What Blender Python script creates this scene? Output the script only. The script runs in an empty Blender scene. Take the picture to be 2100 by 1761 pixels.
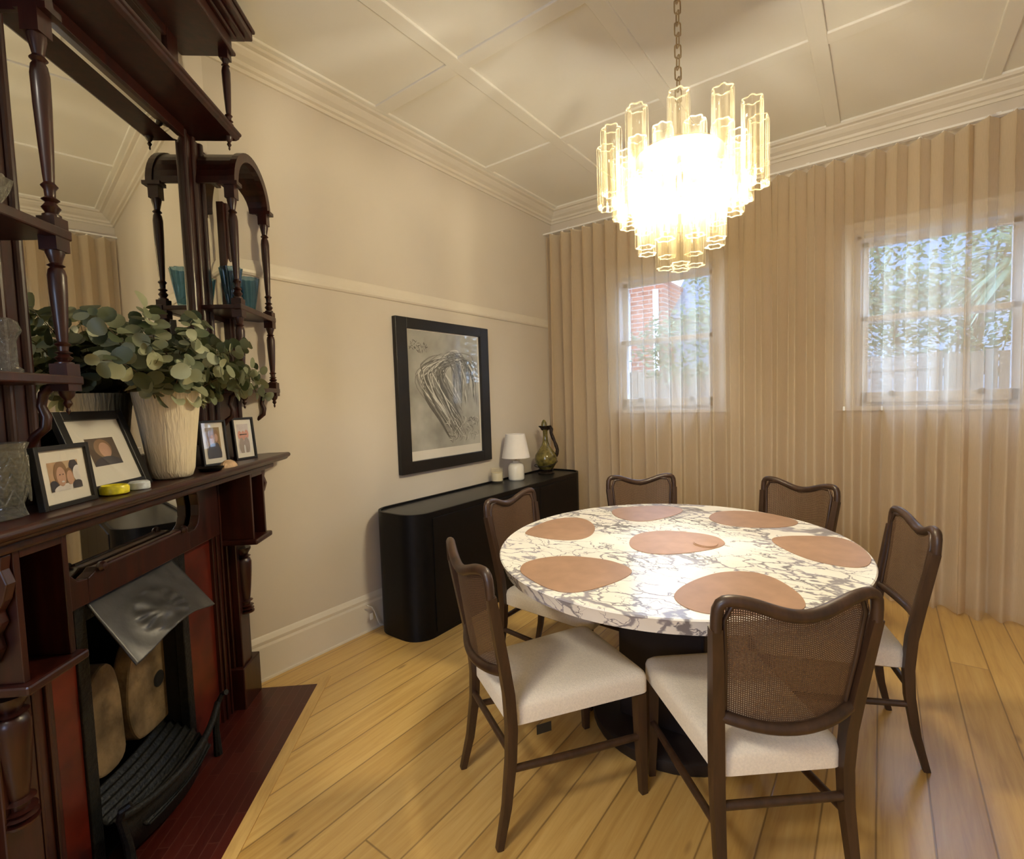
import bpy, bmesh, math, random
from mathutils import Vector, Matrix
random.seed(7)
C = bpy.context.scene
COL = C.collection
PI = math.pi

# ------------------------------------------------------------------ camera
F_PX, YAW, PITCH, ROLL, EYE = 1021.05, 0.63894, 0.05967, -0.03218, 1.35
cy, sy = math.cos(YAW), math.sin(YAW)
fw = Vector((-sy*math.cos(PITCH), cy*math.cos(PITCH), -math.sin(PITCH)))
r0 = Vector((cy, sy, 0)); u0 = r0.cross(fw)
rr = r0*math.cos(ROLL) + u0*math.sin(ROLL); uu = -r0*math.sin(ROLL) + u0*math.cos(ROLL)
cam_d = bpy.data.cameras.new('camera'); cam = bpy.data.objects.new('camera', cam_d); COL.objects.link(cam)
cam.matrix_world = Matrix(((rr.x, uu.x, -fw.x, 0), (rr.y, uu.y, -fw.y, 0), (rr.z, uu.z, -fw.z, EYE), (0, 0, 0, 1)))
cam_d.sensor_fit = 'HORIZONTAL'; cam_d.sensor_width = 36; cam_d.lens = F_PX/2100*36; cam_d.clip_start = 0.02
C.camera = cam

# ------------------------------------------------------------------ world, view
C.view_settings.view_transform = 'Standard'; C.view_settings.look = 'None'
C.view_settings.gamma = 1; C.view_settings.use_curve_mapping = False
C.view_settings.exposure = 0.0
C.cycles.use_denoising = True
C.cycles.transparent_max_bounces = 32; C.cycles.max_bounces = 12; C.cycles.glossy_bounces = 6
C.cycles.diffuse_bounces = 5; C.cycles.transmission_bounces = 10
C.cycles.sample_clamp_indirect = 12; C.cycles.caustics_reflective = False; C.cycles.caustics_refractive = False
SKY = 17.5; BULB_W = 57.0; BULB_COL = (1.0, 0.915, 0.75)
w = bpy.data.worlds.new('sky'); C.world = w; w.use_nodes = True
wn = w.node_tree.nodes; wl = w.node_tree.links
tc = wn.new('ShaderNodeTexCoord'); sx = wn.new('ShaderNodeSeparateXYZ'); rp = wn.new('ShaderNodeValToRGB')
rp.color_ramp.elements[0].position = 0.0; rp.color_ramp.elements[0].color = (.58, .72, 1, 1)
rp.color_ramp.elements[1].position = .7; rp.color_ramp.elements[1].color = (.38, .54, 1, 1)
wl.new(tc.outputs['Generated'], sx.inputs[0]); wl.new(sx.outputs['Z'], rp.inputs[0])
wl.new(rp.outputs[0], wn['Background'].inputs[0]); wn['Background'].inputs[1].default_value = SKY
for nm, x0, x1 in (('daylight_portal', -1.85, -1.0), ('daylight_portal', -.16, .70), ('rear_daylight_portal', -.35, .75)):
    ld = bpy.data.lights.new(nm, 'AREA'); ld.shape = 'RECTANGLE'; ld.size = x1-x0; ld.size_y = .95 if nm[0] == 'r' else 1.15
    ld.cycles.is_portal = True
    lo = bpy.data.objects.new(nm, ld); COL.objects.link(lo)
    lo.location = ((x0+x1)/2, 4.27, 1.78); lo.rotation_euler = (-PI/2, 0, 0)
    if nm[0] == 'r': lo.location = ((x0+x1)/2, -2.37, 1.62); lo.rotation_euler = (PI/2, 0, 0)  # guides sky light through the added opening behind the camera
# unseen fill light without a fixture, added behind the camera to brighten the room
ld = bpy.data.lights.new('rear_fill_light', 'AREA'); ld.shape = 'DISK'; ld.size = .5; ld.energy = 62; ld.color = (1.0, .92, .78)
lo = bpy.data.objects.new('rear_fill_light', ld); COL.objects.link(lo); lo.location = (-.8, -1.2, 2.93)

# ------------------------------------------------------------------ materials
def new_mat(name):
    m = bpy.data.materials.new(name); m.use_nodes = True
    return m, m.node_tree.nodes, m.node_tree.links, m.node_tree.nodes['Principled BSDF']
def rgba(c): return (c[0], c[1], c[2], 1)
def ramp(n, stops):
    r = n.new('ShaderNodeValToRGB'); cr = r.color_ramp
    while len(cr.elements) < len(stops): cr.elements.new(.5)
    for e, (p, c) in zip(cr.elements, stops): e.position = p; e.color = rgba(c) if len(c) == 3 else c
    return r
def plain(name, col, rough=.5, metal=0, var=.08, scale=12, bump=0, bscale=60, spec=.5, coat=0, stretch=None, trans=0, ior=1.45):
    m, n, l, b = new_mat(name)
    t = n.new('ShaderNodeTexCoord'); mp = n.new('ShaderNodeMapping')
    l.new(t.outputs['Object'], mp.inputs[0])
    if stretch: mp.inputs['Scale'].default_value = stretch
    ns = n.new('ShaderNodeTexNoise'); ns.inputs['Scale'].default_value = scale; ns.inputs['Detail'].default_value = 4
    l.new(mp.outputs[0], ns.inputs['Vector'])
    lo = tuple(max(0, c*(1-var)) for c in col); hi = tuple(min(1, c*(1+var)) for c in col)
    r = ramp(n, [(.3, lo), (.7, hi)]); l.new(ns.outputs['Fac'], r.inputs[0]); l.new(r.outputs[0], b.inputs['Base Color'])
    b.inputs['Roughness'].default_value = rough; b.inputs['Metallic'].default_value = metal
    b.inputs['Specular IOR Level'].default_value = spec; b.inputs['Coat Weight'].default_value = coat
    b.inputs['Coat Roughness'].default_value = .12; b.inputs['Transmission Weight'].default_value = trans
    b.inputs['IOR'].default_value = ior
    if bump:
        bn = n.new('ShaderNodeTexNoise'); bn.inputs['Scale'].default_value = bscale; l.new(mp.outputs[0], bn.inputs['Vector'])
        bp = n.new('ShaderNodeBump'); bp.inputs['Strength'].default_value = bump; bp.inputs['Distance'].default_value = .01
        l.new(bn.outputs['Fac'], bp.inputs['Height']); l.new(bp.outputs[0], b.inputs['Normal'])
    return m
def wood(name, c0, c1, rough=.4, coat=.2, stretch=(6, 6, .6), scale=5):
    m, n, l, b = new_mat(name)
    t = n.new('ShaderNodeTexCoord'); mp = n.new('ShaderNodeMapping'); l.new(t.outputs['Object'], mp.inputs[0])
    mp.inputs['Scale'].default_value = stretch
    ns = n.new('ShaderNodeTexNoise'); ns.inputs['Scale'].default_value = scale; ns.inputs['Detail'].default_value = 8; ns.inputs['Roughness'].default_value = .65
    l.new(mp.outputs[0], ns.inputs['Vector'])
    r = ramp(n, [(.3, c0), (.7, c1)]); l.new(ns.outputs['Fac'], r.inputs[0]); l.new(r.outputs[0], b.inputs['Base Color'])
    b.inputs['Roughness'].default_value = rough; b.inputs['Coat Weight'].default_value = coat; b.inputs['Coat Roughness'].default_value = .15
    bp = n.new('ShaderNodeBump'); bp.inputs['Strength'].default_value = .15; bp.inputs['Distance'].default_value = .002
    l.new(ns.outputs['Fac'], bp.inputs['Height']); l.new(bp.outputs[0], b.inputs['Normal'])
    return m
M = {}
M['wall'] = plain('wall_paint', (.60, .545, .47), .75, var=.015, scale=3, bump=.03, bscale=250)
M['ceiling'] = plain('ceiling_paint', (.80, .78, .71), .7, var=.015, scale=2)
M['trim'] = plain('trim_paint', (.68, .63, .54), .45, var=.01)
M['white_frame'] = plain('white_window_paint', (.78, .79, .80), .4, var=.02)
M['mahogany'] = wood('mahogany', (.010, .0016, .001), (.042, .007, .0035), .36, .12)
M['mahogany_lit'] = M['mahogany']
M['walnut'] = wood('walnut', (.022, .010, .005), (.062, .029, .0135), .42, .12)
M['black'] = plain('black_stain', (.0035, .003, .003), .45, var=.3, scale=30, spec=.25)
M['black_top'] = plain('black_top', (.016, .016, .015), .30, var=.25, scale=14)
M['black_frame'] = plain('black_frame', (.009, .008, .008), .4, var=.2)
M['pedestal'] = plain('dark_pedestal_wood', (.012, .007, .006), .5, var=.3)
M['mat_board'] = plain('mat_board', (.80, .77, .70), .8, var=.02)
M['iron'] = plain('cast_iron', (.009, .010, .010), .5, metal=.3, var=.4, scale=40, bump=.3, bscale=90)
M['soot'] = plain('soot_brick', (.006, .005, .004), .95, var=.5)
M['steel'] = plain('brushed_steel', (.07, .07, .072), .42, metal=.6, var=.15, scale=25, bump=.1, bscale=40)
M['brass'] = plain('aged_brass', (.45, .36, .24), .3, metal=1, var=.1)
M['bronze'] = plain('dark_bronze', (.035, .024, .018), .4, metal=.6, var=.5, scale=50, bump=.5, bscale=60)
M['slip'] = plain('red_tile', (.085, .009, .004), .38, var=.45, scale=9, coat=.1)
M['seat'] = plain('cream_boucle', (.84, .765, .62), .95, var=.06, scale=160, bump=.35, bscale=420, spec=.1)
M['leather'] = plain('tan_leather', (.36, .215, .135), .42, var=.10, scale=14, bump=.05, bscale=300)
M['ceramic'] = plain('white_ceramic', (.80, .76, .66), .18, var=.02, coat=.5)
M['shade'] = plain('linen_shade', (.78, .74, .69), .9, var=.03)
M['wax'] = plain('candle_wax', (.82, .74, .56), .6, var=.02)
M['yellow'] = plain('yellow_glaze', (.70, .62, .03), .3, var=.35, scale=60)
M['bluewhite'] = plain('blue_white_glaze', (.58, .64, .68), .3, var=.25, scale=70)
M['shell'] = plain('shell', (.55, .38, .24), .6, var=.25, scale=50, bump=.4, bscale=60)
M['stone'] = plain('log_face', (.19, .13, .065), .85, var=.6, scale=9, bump=.6, bscale=30)
M['paling'] = wood('weathered_fence', (.10, .078, .055), (.19, .15, .11), .85, 0, (10, 10, .8), 4)
M['soil'] = plain('garden_soil', (.10, .09, .06), .9, var=.4)
M['bark'] = plain('bark', (.12, .09, .07), .9, var=.3)
M['white_plastic'] = plain('white_plastic', (.75, .74, .72), .4, var=.01)
M['black_plastic'] = plain('black_plastic', (.01, .01, .01), .4)
M['dark_glass'] = plain('dark_window_glass', (.05, .09, .12), .1, var=.2)
M['roof'] = plain('slate_roof', (.05, .085, .11), .6, var=.2)
M['green_pottery'] = plain('olive_glaze', (.125, .10, .022), .10, var=.6, scale=26, coat=.8)
def leafmat(name, a, bcol, rough=.5, tl=.25):
    m, n, l, b = new_mat(name)
    oi = n.new('ShaderNodeNewGeometry'); r = ramp(n, [(0, a), (1, bcol)])
    l.new(oi.outputs['Random Per Island'], r.inputs[0]); l.new(r.outputs[0], b.inputs['Base Color'])
    b.inputs['Roughness'].default_value = rough
    tr = n.new('ShaderNodeBsdfTranslucent'); l.new(r.outputs[0], tr.inputs[0]); mx = n.new('ShaderNodeMixShader'); mx.inputs[0].default_value = tl
    l.new(b.outputs[0], mx.inputs[1]); l.new(tr.outputs[0], mx.inputs[2]); l.new(mx.outputs[0], n['Material Output'].inputs[0])
    return m
M['euc'] = leafmat('eucalyptus_leaf', (.06, .085, .035), (.42, .45, .29), .5, .15)
M['garden_leaf'] = leafmat('garden_leaf', (.03, .07, .03), (.17, .26, .14), .5, .4)
M['strap_leaf'] = leafmat('strap_leaf', (.07, .14, .05), (.28, .34, .20), .4, .35)
M['stem'] = plain('stem', (.10, .07, .04), .7)
def brickmat():
    m, n, l, b = new_mat('red_brick')
    t = n.new('ShaderNodeTexCoord'); mp = n.new('ShaderNodeMapping'); mp.inputs['Rotation'].default_value = (PI/2, 0, 0)
    l.new(t.outputs['Object'], mp.inputs[0]); br = n.new('ShaderNodeTexBrick'); l.new(mp.outputs[0], br.inputs['Vector'])
    br.inputs['Color1'].default_value = (.24, .06, .035, 1); br.inputs['Color2'].default_value = (.17, .04, .025, 1); br.inputs['Mortar'].default_value = (.25, .20, .17, 1)
    br.inputs['Scale'].default_value = 1; br.inputs['Brick Width'].default_value = .24; br.inputs['Row Height'].default_value = .086; br.inputs['Mortar Size'].default_value = .008
    l.new(br.outputs[0], b.inputs['Base Color']); b.inputs['Roughness'].default_value = .9
    return m
M['brick'] = brickmat()
def glassmat(name, tint=(1, 1, 1), clear=.86, rough=.02, glow=0.0, glow_col=(1, .9, .7), spec_max=1.0):
    """thin clear glass: passes light, mirrors more towards grazing angles, a little haze"""
    m, n, l, b = new_mat(name); n.remove(b)
    tr = n.new('ShaderNodeBsdfTransparent'); tr.inputs[0].default_value = rgba(tuple(c*clear + (1-clear)*c*.9 for c in tint))
    gl = n.new('ShaderNodeBsdfGlossy'); gl.inputs['Roughness'].default_value = rough
    fr = n.new('ShaderNodeFresnel'); ge = n.new('ShaderNodeNewGeometry'); io = n.new('ShaderNodeMapRange')   # same reflectance on both sides of the wall
    io.inputs[3].default_value = 1.5; io.inputs[4].default_value = 1/1.5; l.new(ge.outputs['Backfacing'], io.inputs[0]); l.new(io.outputs[0], fr.inputs[0])
    mx = n.new('ShaderNodeMixShader'); l.new(fr.outputs[0], mx.inputs[0]); l.new(tr.outputs[0], mx.inputs[1]); l.new(gl.outputs[0], mx.inputs[2])
    out = mx
    if glow:
        di = n.new('ShaderNodeBsdfTranslucent'); di.inputs[0].default_value = rgba(glow_col)
        d2 = n.new('ShaderNodeBsdfDiffuse'); d2.inputs[0].default_value = rgba(glow_col)
        a = n.new('ShaderNodeMixShader'); a.inputs[0].default_value = .5; l.new(di.outputs[0], a.inputs[1]); l.new(d2.outputs[0], a.inputs[2])
        m2 = n.new('ShaderNodeMixShader'); m2.inputs[0].default_value = glow; l.new(mx.outputs[0], m2.inputs[1]); l.new(a.outputs[0], m2.inputs[2]); out = m2
    l.new(out.outputs[0], n['Material Output'].inputs[0])
    return m
M['pane'] = glassmat('window_glass', (.97, 1, .99))
M['picture_glass'] = glassmat('picture_glass')
M['tube'] = glassmat('chandelier_glass', (1, .985, .94), .95, .012, .01, (1, .93, .75))
tn_ = M['tube'].node_tree.nodes; tl_ = M['tube'].node_tree.links
lw = tn_.new('ShaderNodeLayerWeight'); lw.inputs[0].default_value = .5; pw = tn_.new('ShaderNodeMath'); pw.operation = 'POWER'; pw.inputs[1].default_value = 4
ml = tn_.new('ShaderNodeMath'); ml.operation = 'MULTIPLY_ADD'; ml.inputs[1].default_value = .30; ml.inputs[2].default_value = .008
tl_.new(lw.outputs['Facing'], pw.inputs[0]); tl_.new(pw.outputs[0], ml.inputs[0])
tl_.new(ml.outputs[0], [x for x in tn_ if x.type == 'MIX_SHADER'][-1].inputs[0])
M['tube_rim'] = glassmat('polished_glass_rim', (1, .985, .94), .9, .02, .40, (1, .95, .80))
M['jar_glass'] = glassmat('jar_glass', (1, 1, .98), .85, .03, .08)
M['crystal'] = glassmat('cut_crystal', (.80, .80, .74), .75, .05, .12, (.8, .78, .70))
cn = M['crystal'].node_tree.nodes; cl = M['crystal'].node_tree.links
vo = cn.new('ShaderNodeTexVoronoi'); vo.inputs['Scale'].default_value = 95; tco = cn.new('ShaderNodeTexCoord'); cl.new(tco.outputs['Object'], vo.inputs['Vector'])
bpc = cn.new('ShaderNodeBump'); bpc.inputs['Strength'].default_value = 1.0; bpc.inputs['Distance'].default_value = .006; cl.new(vo.outputs['Distance'], bpc.inputs['Height'])
for nd in cn:
    if nd.type in ('BSDF_GLOSSY', 'FRESNEL'): cl.new(bpc.outputs[0], nd.inputs['Normal'])
M['blue_glass'] = glassmat('blue_glass', (.52, .68, .76), .88, .04, .03, (.1, .25, .35))
def mirror():
    m, n, l, b = new_mat('mirror_silver'); b.inputs['Base Color'].default_value = (.80, .79, .70, 1); b.inputs['Metallic'].default_value = 1; b.inputs['Roughness'].default_value = .015
    return m
M['mirror'] = mirror()
def emis(name, col, s):
    m, n, l, b = new_mat(name); e = n.new('ShaderNodeEmission'); e.inputs[0].default_value = rgba(col); e.inputs[1].default_value = s
    l.new(e.outputs[0], n['Material Output'].inputs[0]); return m
M['bulb'] = emis('lit_bulb', (1, .88, .62), 40)
def floormat():
    m, n, l, b = new_mat('pine_boards')
    g = n.new('ShaderNodeNewGeometry'); s = n.new('ShaderNodeSeparateXYZ'); l.new(g.outputs['Position'], s.inputs[0])
    def mth(op, a, bb=None, c=None):
        x = n.new('ShaderNodeMath'); x.operation = op
        for i, v in enumerate((a, bb, c)):
            if v is None: continue
            if isinstance(v, (int, float)): x.inputs[i].default_value = v
            else: l.new(v, x.inputs[i])
        return x.outputs[0]
    W = .1416
    u = mth('DIVIDE', mth('ADD', s.outputs['X'], .85+W*40), W)
    k = mth('FLOOR', u); f = mth('FRACT', u)
    wnz = n.new('ShaderNodeTexWhiteNoise'); wnz.noise_dimensions = '1D'; l.new(k, wnz.inputs['W'])
    off = mth('MULTIPLY', wnz.outputs['Value'], 7.2)
    v = mth('DIVIDE', mth('ADD', s.outputs['Y'], off), 7.2); vf = mth('FRACT', v); vk = mth('FLOOR', v)
    w2 = n.new('ShaderNodeTexWhiteNoise'); w2.noise_dimensions = '2D'; cb = n.new('ShaderNodeCombineXYZ'); l.new(k, cb.inputs[0]); l.new(vk, cb.inputs[1]); l.new(cb.outputs[0], w2.inputs['Vector'])
    # grain
    cg = n.new('ShaderNodeCombineXYZ'); l.new(mth('MULTIPLY', s.outputs['X'], 26), cg.inputs[0]); l.new(mth('MULTIPLY', s.outputs['Y'], 1.6), cg.inputs[1]); l.new(mth('MULTIPLY', w2.outputs['Value'], 40), cg.inputs[2])
    ns = n.new('ShaderNodeTexNoise'); ns.inputs['Scale'].default_value = 1.5; ns.inputs['Detail'].default_value = 7; ns.inputs['Roughness'].default_value = .6; ns.inputs['Distortion'].default_value = .6
    l.new(cg.outputs[0], ns.inputs['Vector'])
    r1 = ramp(n, [(.28, (.50, .295, .080)), (.52, (.63, .405, .125)), (.78, (.72, .50, .18))]); l.new(ns.outputs['Fac'], r1.inputs[0])
    r2 = ramp(n, [(0, (.78, .74, .68)), (1, (1.0, 1.0, 1.0))]); l.new(w2.outputs['Value'], r2.inputs[0])
    mx = n.new('ShaderNodeMix'); mx.data_type = 'RGBA'; mx.blend_type = 'MULTIPLY'; mx.inputs[0].default_value = 1
    l.new(r1.outputs[0], mx.inputs[6]); l.new(r2.outputs[0], mx.inputs[7])
    # knots
    vo = n.new('ShaderNodeTexVoronoi'); vo.inputs['Scale'].default_value = 1.0; ck = n.new('ShaderNodeCombineXYZ')
    l.new(mth('MULTIPLY', s.outputs['X'], 7), ck.inputs[0]); l.new(mth('MULTIPLY', s.outputs['Y'], 2.2), ck.inputs[1]); l.new(k, ck.inputs[2]); l.new(ck.outputs[0], vo.inputs['Vector'])
    kn = ramp(n, [(.03, (1, 1, 1)), (.09, (0, 0, 0))]); l.new(vo.outputs['Distance'], kn.inputs[0])
    mk = n.new('ShaderNodeMix'); mk.data_type = 'RGBA'; l.new(mth('MULTIPLY', kn.outputs[0], .55), mk.inputs[0]); l.new(mx.outputs[2], mk.inputs[6]); mk.inputs[7].default_value = (.14, .06, .02, 1)
    # gaps
    e = mth('MINIMUM', f, mth('SUBTRACT', 1, f)); e2 = mth('MULTIPLY', mth('MINIMUM', vf, mth('SUBTRACT', 1, vf)), 50)
    gp = ramp(n, [(.008, (1, 1, 1)), (.028, (0, 0, 0))]); l.new(mth('MINIMUM', e, e2), gp.inputs[0])
    mg = n.new('ShaderNodeMix'); mg.data_type = 'RGBA'; l.new(mth('MULTIPLY', gp.outputs[0], .6), mg.inputs[0]); l.new(mk.outputs[2], mg.inputs[6]); mg.inputs[7].default_value = (.09, .04, .012, 1)
    l.new(mg.outputs[2], b.inputs['Base Color'])
    rg = ramp(n, [(.3, (.30, .30, .30)), (.7, (.42, .42, .42))]); l.new(ns.outputs['Fac'], rg.inputs[0]); l.new(rg.outputs[0], b.inputs['Roughness'])
    b.inputs['Coat Weight'].default_value = .7; b.inputs['Coat Roughness'].default_value = .24
    bp = n.new('ShaderNodeBump'); bp.inputs['Strength'].default_value = .35; bp.inputs['Distance'].default_value = .002; bp.invert = True
    l.new(gp.outputs[0], bp.inputs['Height']); l.new(bp.outputs[0], b.inputs['Normal'])
    return m
M['floor'] = floormat()
def hearthmat():
    m, n, l, b = new_mat('hearth_boards')
    t = n.new('ShaderNodeTexCoord'); br = n.new('ShaderNodeTexBrick'); l.new(t.outputs['Object'], br.inputs['Vector'])
    br.inputs['Scale'].default_value = 1; br.inputs['Brick Width'].default_value = .30; br.inputs['Row Height'].default_value = .037; br.inputs['Mortar Size'].default_value = .0013
    br.inputs['Color1'].default_value = (.040, .0045, .003, 1); br.inputs['Color2'].default_value = (.065, .009, .005, 1); br.inputs['Mortar'].default_value = (.09, .03, .02, 1); br.offset = .37
    l.new(br.outputs[0], b.inputs['Base Color']); b.inputs['Roughness'].default_value = .38; b.inputs['Coat Weight'].default_value = .2
    return m
M['hearth'] = hearthmat()
def marble():
    m, n, l, b = new_mat('violet_marble')
    t = n.new('ShaderNodeTexCoord'); mp = n.new('ShaderNodeMapping'); l.new(t.outputs['Object'], mp.inputs[0])
    mp.inputs['Rotation'].default_value = (0, 0, .15); mp.inputs['Scale'].default_value = (1, 1.5, 1.3)
    n1 = n.new('ShaderNodeTexNoise'); n1.inputs['Scale'].default_value = 7; n1.inputs['Detail'].default_value = 5; l.new(mp.outputs[0], n1.inputs['Vector'])
    va = n.new('ShaderNodeVectorMath'); va.operation = 'SCALE'; va.inputs['Scale'].default_value = .28; l.new(n1.outputs['Color'], va.inputs[0])
    vb = n.new('ShaderNodeVectorMath'); vb.operation = 'ADD'; l.new(mp.outputs[0], vb.inputs[0]); l.new(va.outputs[0], vb.inputs[1])
    def crack(scale, w0, w1, mask_scale, m0, m1, seed):
        vo = n.new('ShaderNodeTexVoronoi'); vo.feature = 'DISTANCE_TO_EDGE'; vo.inputs['Scale'].default_value = scale; l.new(vb.outputs[0], vo.inputs['Vector'])
        mk = n.new('ShaderNodeTexNoise'); mk.inputs['Scale'].default_value = mask_scale; mk.inputs['Detail'].default_value = 3
        ad = n.new('ShaderNodeVectorMath'); ad.operation = 'ADD'; ad.inputs[1].default_value = (seed, seed*2, 0); l.new(mp.outputs[0], ad.inputs[0]); l.new(ad.outputs[0], mk.inputs['Vector'])
        mr = n.new('ShaderNodeMapRange'); mr.inputs[1].default_value = m0; mr.inputs[2].default_value = m1; mr.inputs[3].default_value = w0; mr.inputs[4].default_value = w1; l.new(mk.outputs['Fac'], mr.inputs[0])
        dv = n.new('ShaderNodeMath'); dv.operation = 'DIVIDE'; l.new(vo.outputs['Distance'], dv.inputs[0]); l.new(mr.outputs[0], dv.inputs[1])
        r = ramp(n, [(.35, (1, 1, 1)), (1, (0, 0, 0))]); l.new(dv.outputs[0], r.inputs[0]); return r.outputs[0]
    c1 = crack(4.2, .0006, .17, 1.8, .42, .70, 3.1); c2 = crack(9.5, .0006, .17, 2.2, .45, .72, 9.3); c3 = crack(3.2, .0015, .014, 2, .40, .65, 1.7)
    a1 = n.new('ShaderNodeMath'); a1.operation = 'MAXIMUM'; l.new(c1, a1.inputs[0]); l.new(c2, a1.inputs[1])
    a2 = n.new('ShaderNodeMath'); a2.operation = 'MAXIMUM'; l.new(a1.outputs[0], a2.inputs[0]); l.new(c3, a2.inputs[1])
    vc = n.new('ShaderNodeTexNoise'); vc.inputs['Scale'].default_value = 5; l.new(mp.outputs[0], vc.inputs['Vector'])
    vr = ramp(n, [(.35, (.16, .145, .155)), (.6, (.30, .28, .33))]); l.new(vc.outputs['Fac'], vr.inputs[0])
    wc = ramp(n, [(.3, (.78, .75, .67)), (.7, (.83, .81, .74))]); l.new(n1.outputs['Fac'], wc.inputs[0])
    mx = n.new('ShaderNodeMix'); mx.data_type = 'RGBA'; f9 = n.new('ShaderNodeMath'); f9.operation = 'MULTIPLY'; f9.inputs[1].default_value = .88; l.new(a2.outputs[0], f9.inputs[0])
    l.new(f9.outputs[0], mx.inputs[0]); l.new(wc.outputs[0], mx.inputs[6]); l.new(vr.outputs[0], mx.inputs[7])
    l.new(mx.outputs[2], b.inputs['Base Color']); b.inputs['Roughness'].default_value = .16; b.inputs['Specular IOR Level'].default_value = .16
    return m
M['marble'] = marble()
def curtainmat():
    m, n, l, b = new_mat('sheer_linen'); n.remove(b)
    t = n.new('ShaderNodeTexCoord'); mp = n.new('ShaderNodeMapping'); l.new(t.outputs['Object'], mp.inputs[0]); mp.inputs['Scale'].default_value = (150, 150, 12)
    ns = n.new('ShaderNodeTexNoise'); ns.inputs['Scale'].default_value = 2; ns.inputs['Detail'].default_value = 5; l.new(mp.outputs[0], ns.inputs['Vector'])
    r = ramp(n, [(.3, (.77, .65, .475)), (.7, (.79, .67, .485))]); l.new(ns.outputs['Fac'], r.inputs[0])
    d = n.new('ShaderNodeBsdfDiffuse'); tl = n.new('ShaderNodeBsdfTranslucent'); tp = n.new('ShaderNodeBsdfTransparent')
    l.new(r.outputs[0], d.inputs[0]); l.new(r.outputs[0], tl.inputs[0])
    a = n.new('ShaderNodeMixShader'); a.inputs[0].default_value = .48; l.new(d.outputs[0], a.inputs[1]); l.new(tl.outputs[0], a.inputs[2])
    mr = n.new('ShaderNodeMapRange'); mr.inputs[1].default_value = .3; mr.inputs[2].default_value = .7; mr.inputs[3].default_value = .62; mr.inputs[4].default_value = .66; l.new(ns.outputs['Fac'], mr.inputs[0])
    m2 = n.new('ShaderNodeMixShader'); l.new(mr.outputs[0], m2.inputs[0]); l.new(tp.outputs[0], m2.inputs[1]); l.new(a.outputs[0], m2.inputs[2])
    l.new(m2.outputs[0], n['Material Output'].inputs[0]); return m
M['curtain'] = curtainmat()
def rattan():
    m, n, l, b = new_mat('woven_rattan')
    uv = n.new('ShaderNodeUVMap'); s = n.new('ShaderNodeSeparateXYZ'); l.new(uv.outputs[0], s.inputs[0])
    outs = []
    for ax, cnt in (('X', 72), ('Y', 56)):
        mu = n.new('ShaderNodeMath'); mu.operation = 'MULTIPLY'; mu.inputs[1].default_value = cnt; l.new(s.outputs[ax], mu.inputs[0])
        fr = n.new('ShaderNodeMath'); fr.operation = 'FRACT'; l.new(mu.outputs[0], fr.inputs[0])
        gt = n.new('ShaderNodeMath'); gt.operation = 'GREATER_THAN'; gt.inputs[1].default_value = .62; l.new(fr.outputs[0], gt.inputs[0]); outs.append(gt.outputs[0])
    hole = n.new('ShaderNodeMath'); hole.operation = 'MULTIPLY'; l.new(outs[0], hole.inputs[0]); l.new(outs[1], hole.inputs[1])
    ns = n.new('ShaderNodeTexNoise'); ns.inputs['Scale'].default_value = 90; r = ramp(n, [(.3, (.065, .034, .017)), (.7, (.125, .068, .033))]); l.new(ns.outputs['Fac'], r.inputs[0])
    l.new(r.outputs[0], b.inputs['Base Color']); b.inputs['Roughness'].default_value = .55
    tp = n.new('ShaderNodeBsdfTransparent'); mx = n.new('ShaderNodeMixShader'); l.new(hole.outputs[0], mx.inputs[0]); l.new(b.outputs[0], mx.inputs[1]); l.new(tp.outputs[0], mx.inputs[2])
    l.new(mx.outputs[0], n['Material Output'].inputs[0]); return m
M['rattan'] = rattan()
def vasemat():
    m, n, l, b = new_mat('ribbed_ceramic')
    t = n.new('ShaderNodeTexCoord'); mp = n.new('ShaderNodeMapping'); l.new(t.outputs['Object'], mp.inputs[0]); mp.inputs['Scale'].default_value = (60, 60, 5)
    ns = n.new('ShaderNodeTexNoise'); ns.inputs['Scale'].default_value = 1.6; ns.inputs['Detail'].default_value = 2; ns.inputs['Distortion'].default_value = .4; l.new(mp.outputs[0], ns.inputs['Vector'])
    b.inputs['Base Color'].default_value = (.72, .64, .47, 1); b.inputs['Roughness'].default_value = .6
    bp = n.new('ShaderNodeBump'); bp.inputs['Strength'].default_value = .8; bp.inputs['Distance'].default_value = .01; l.new(ns.outputs['Fac'], bp.inputs['Height']); l.new(bp.outputs[0], b.inputs['Normal'])
    return m
M['vase'] = vasemat()
def flat(name, c, rough=.7): return plain(name, c, rough, var=.12, scale=30)

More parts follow.
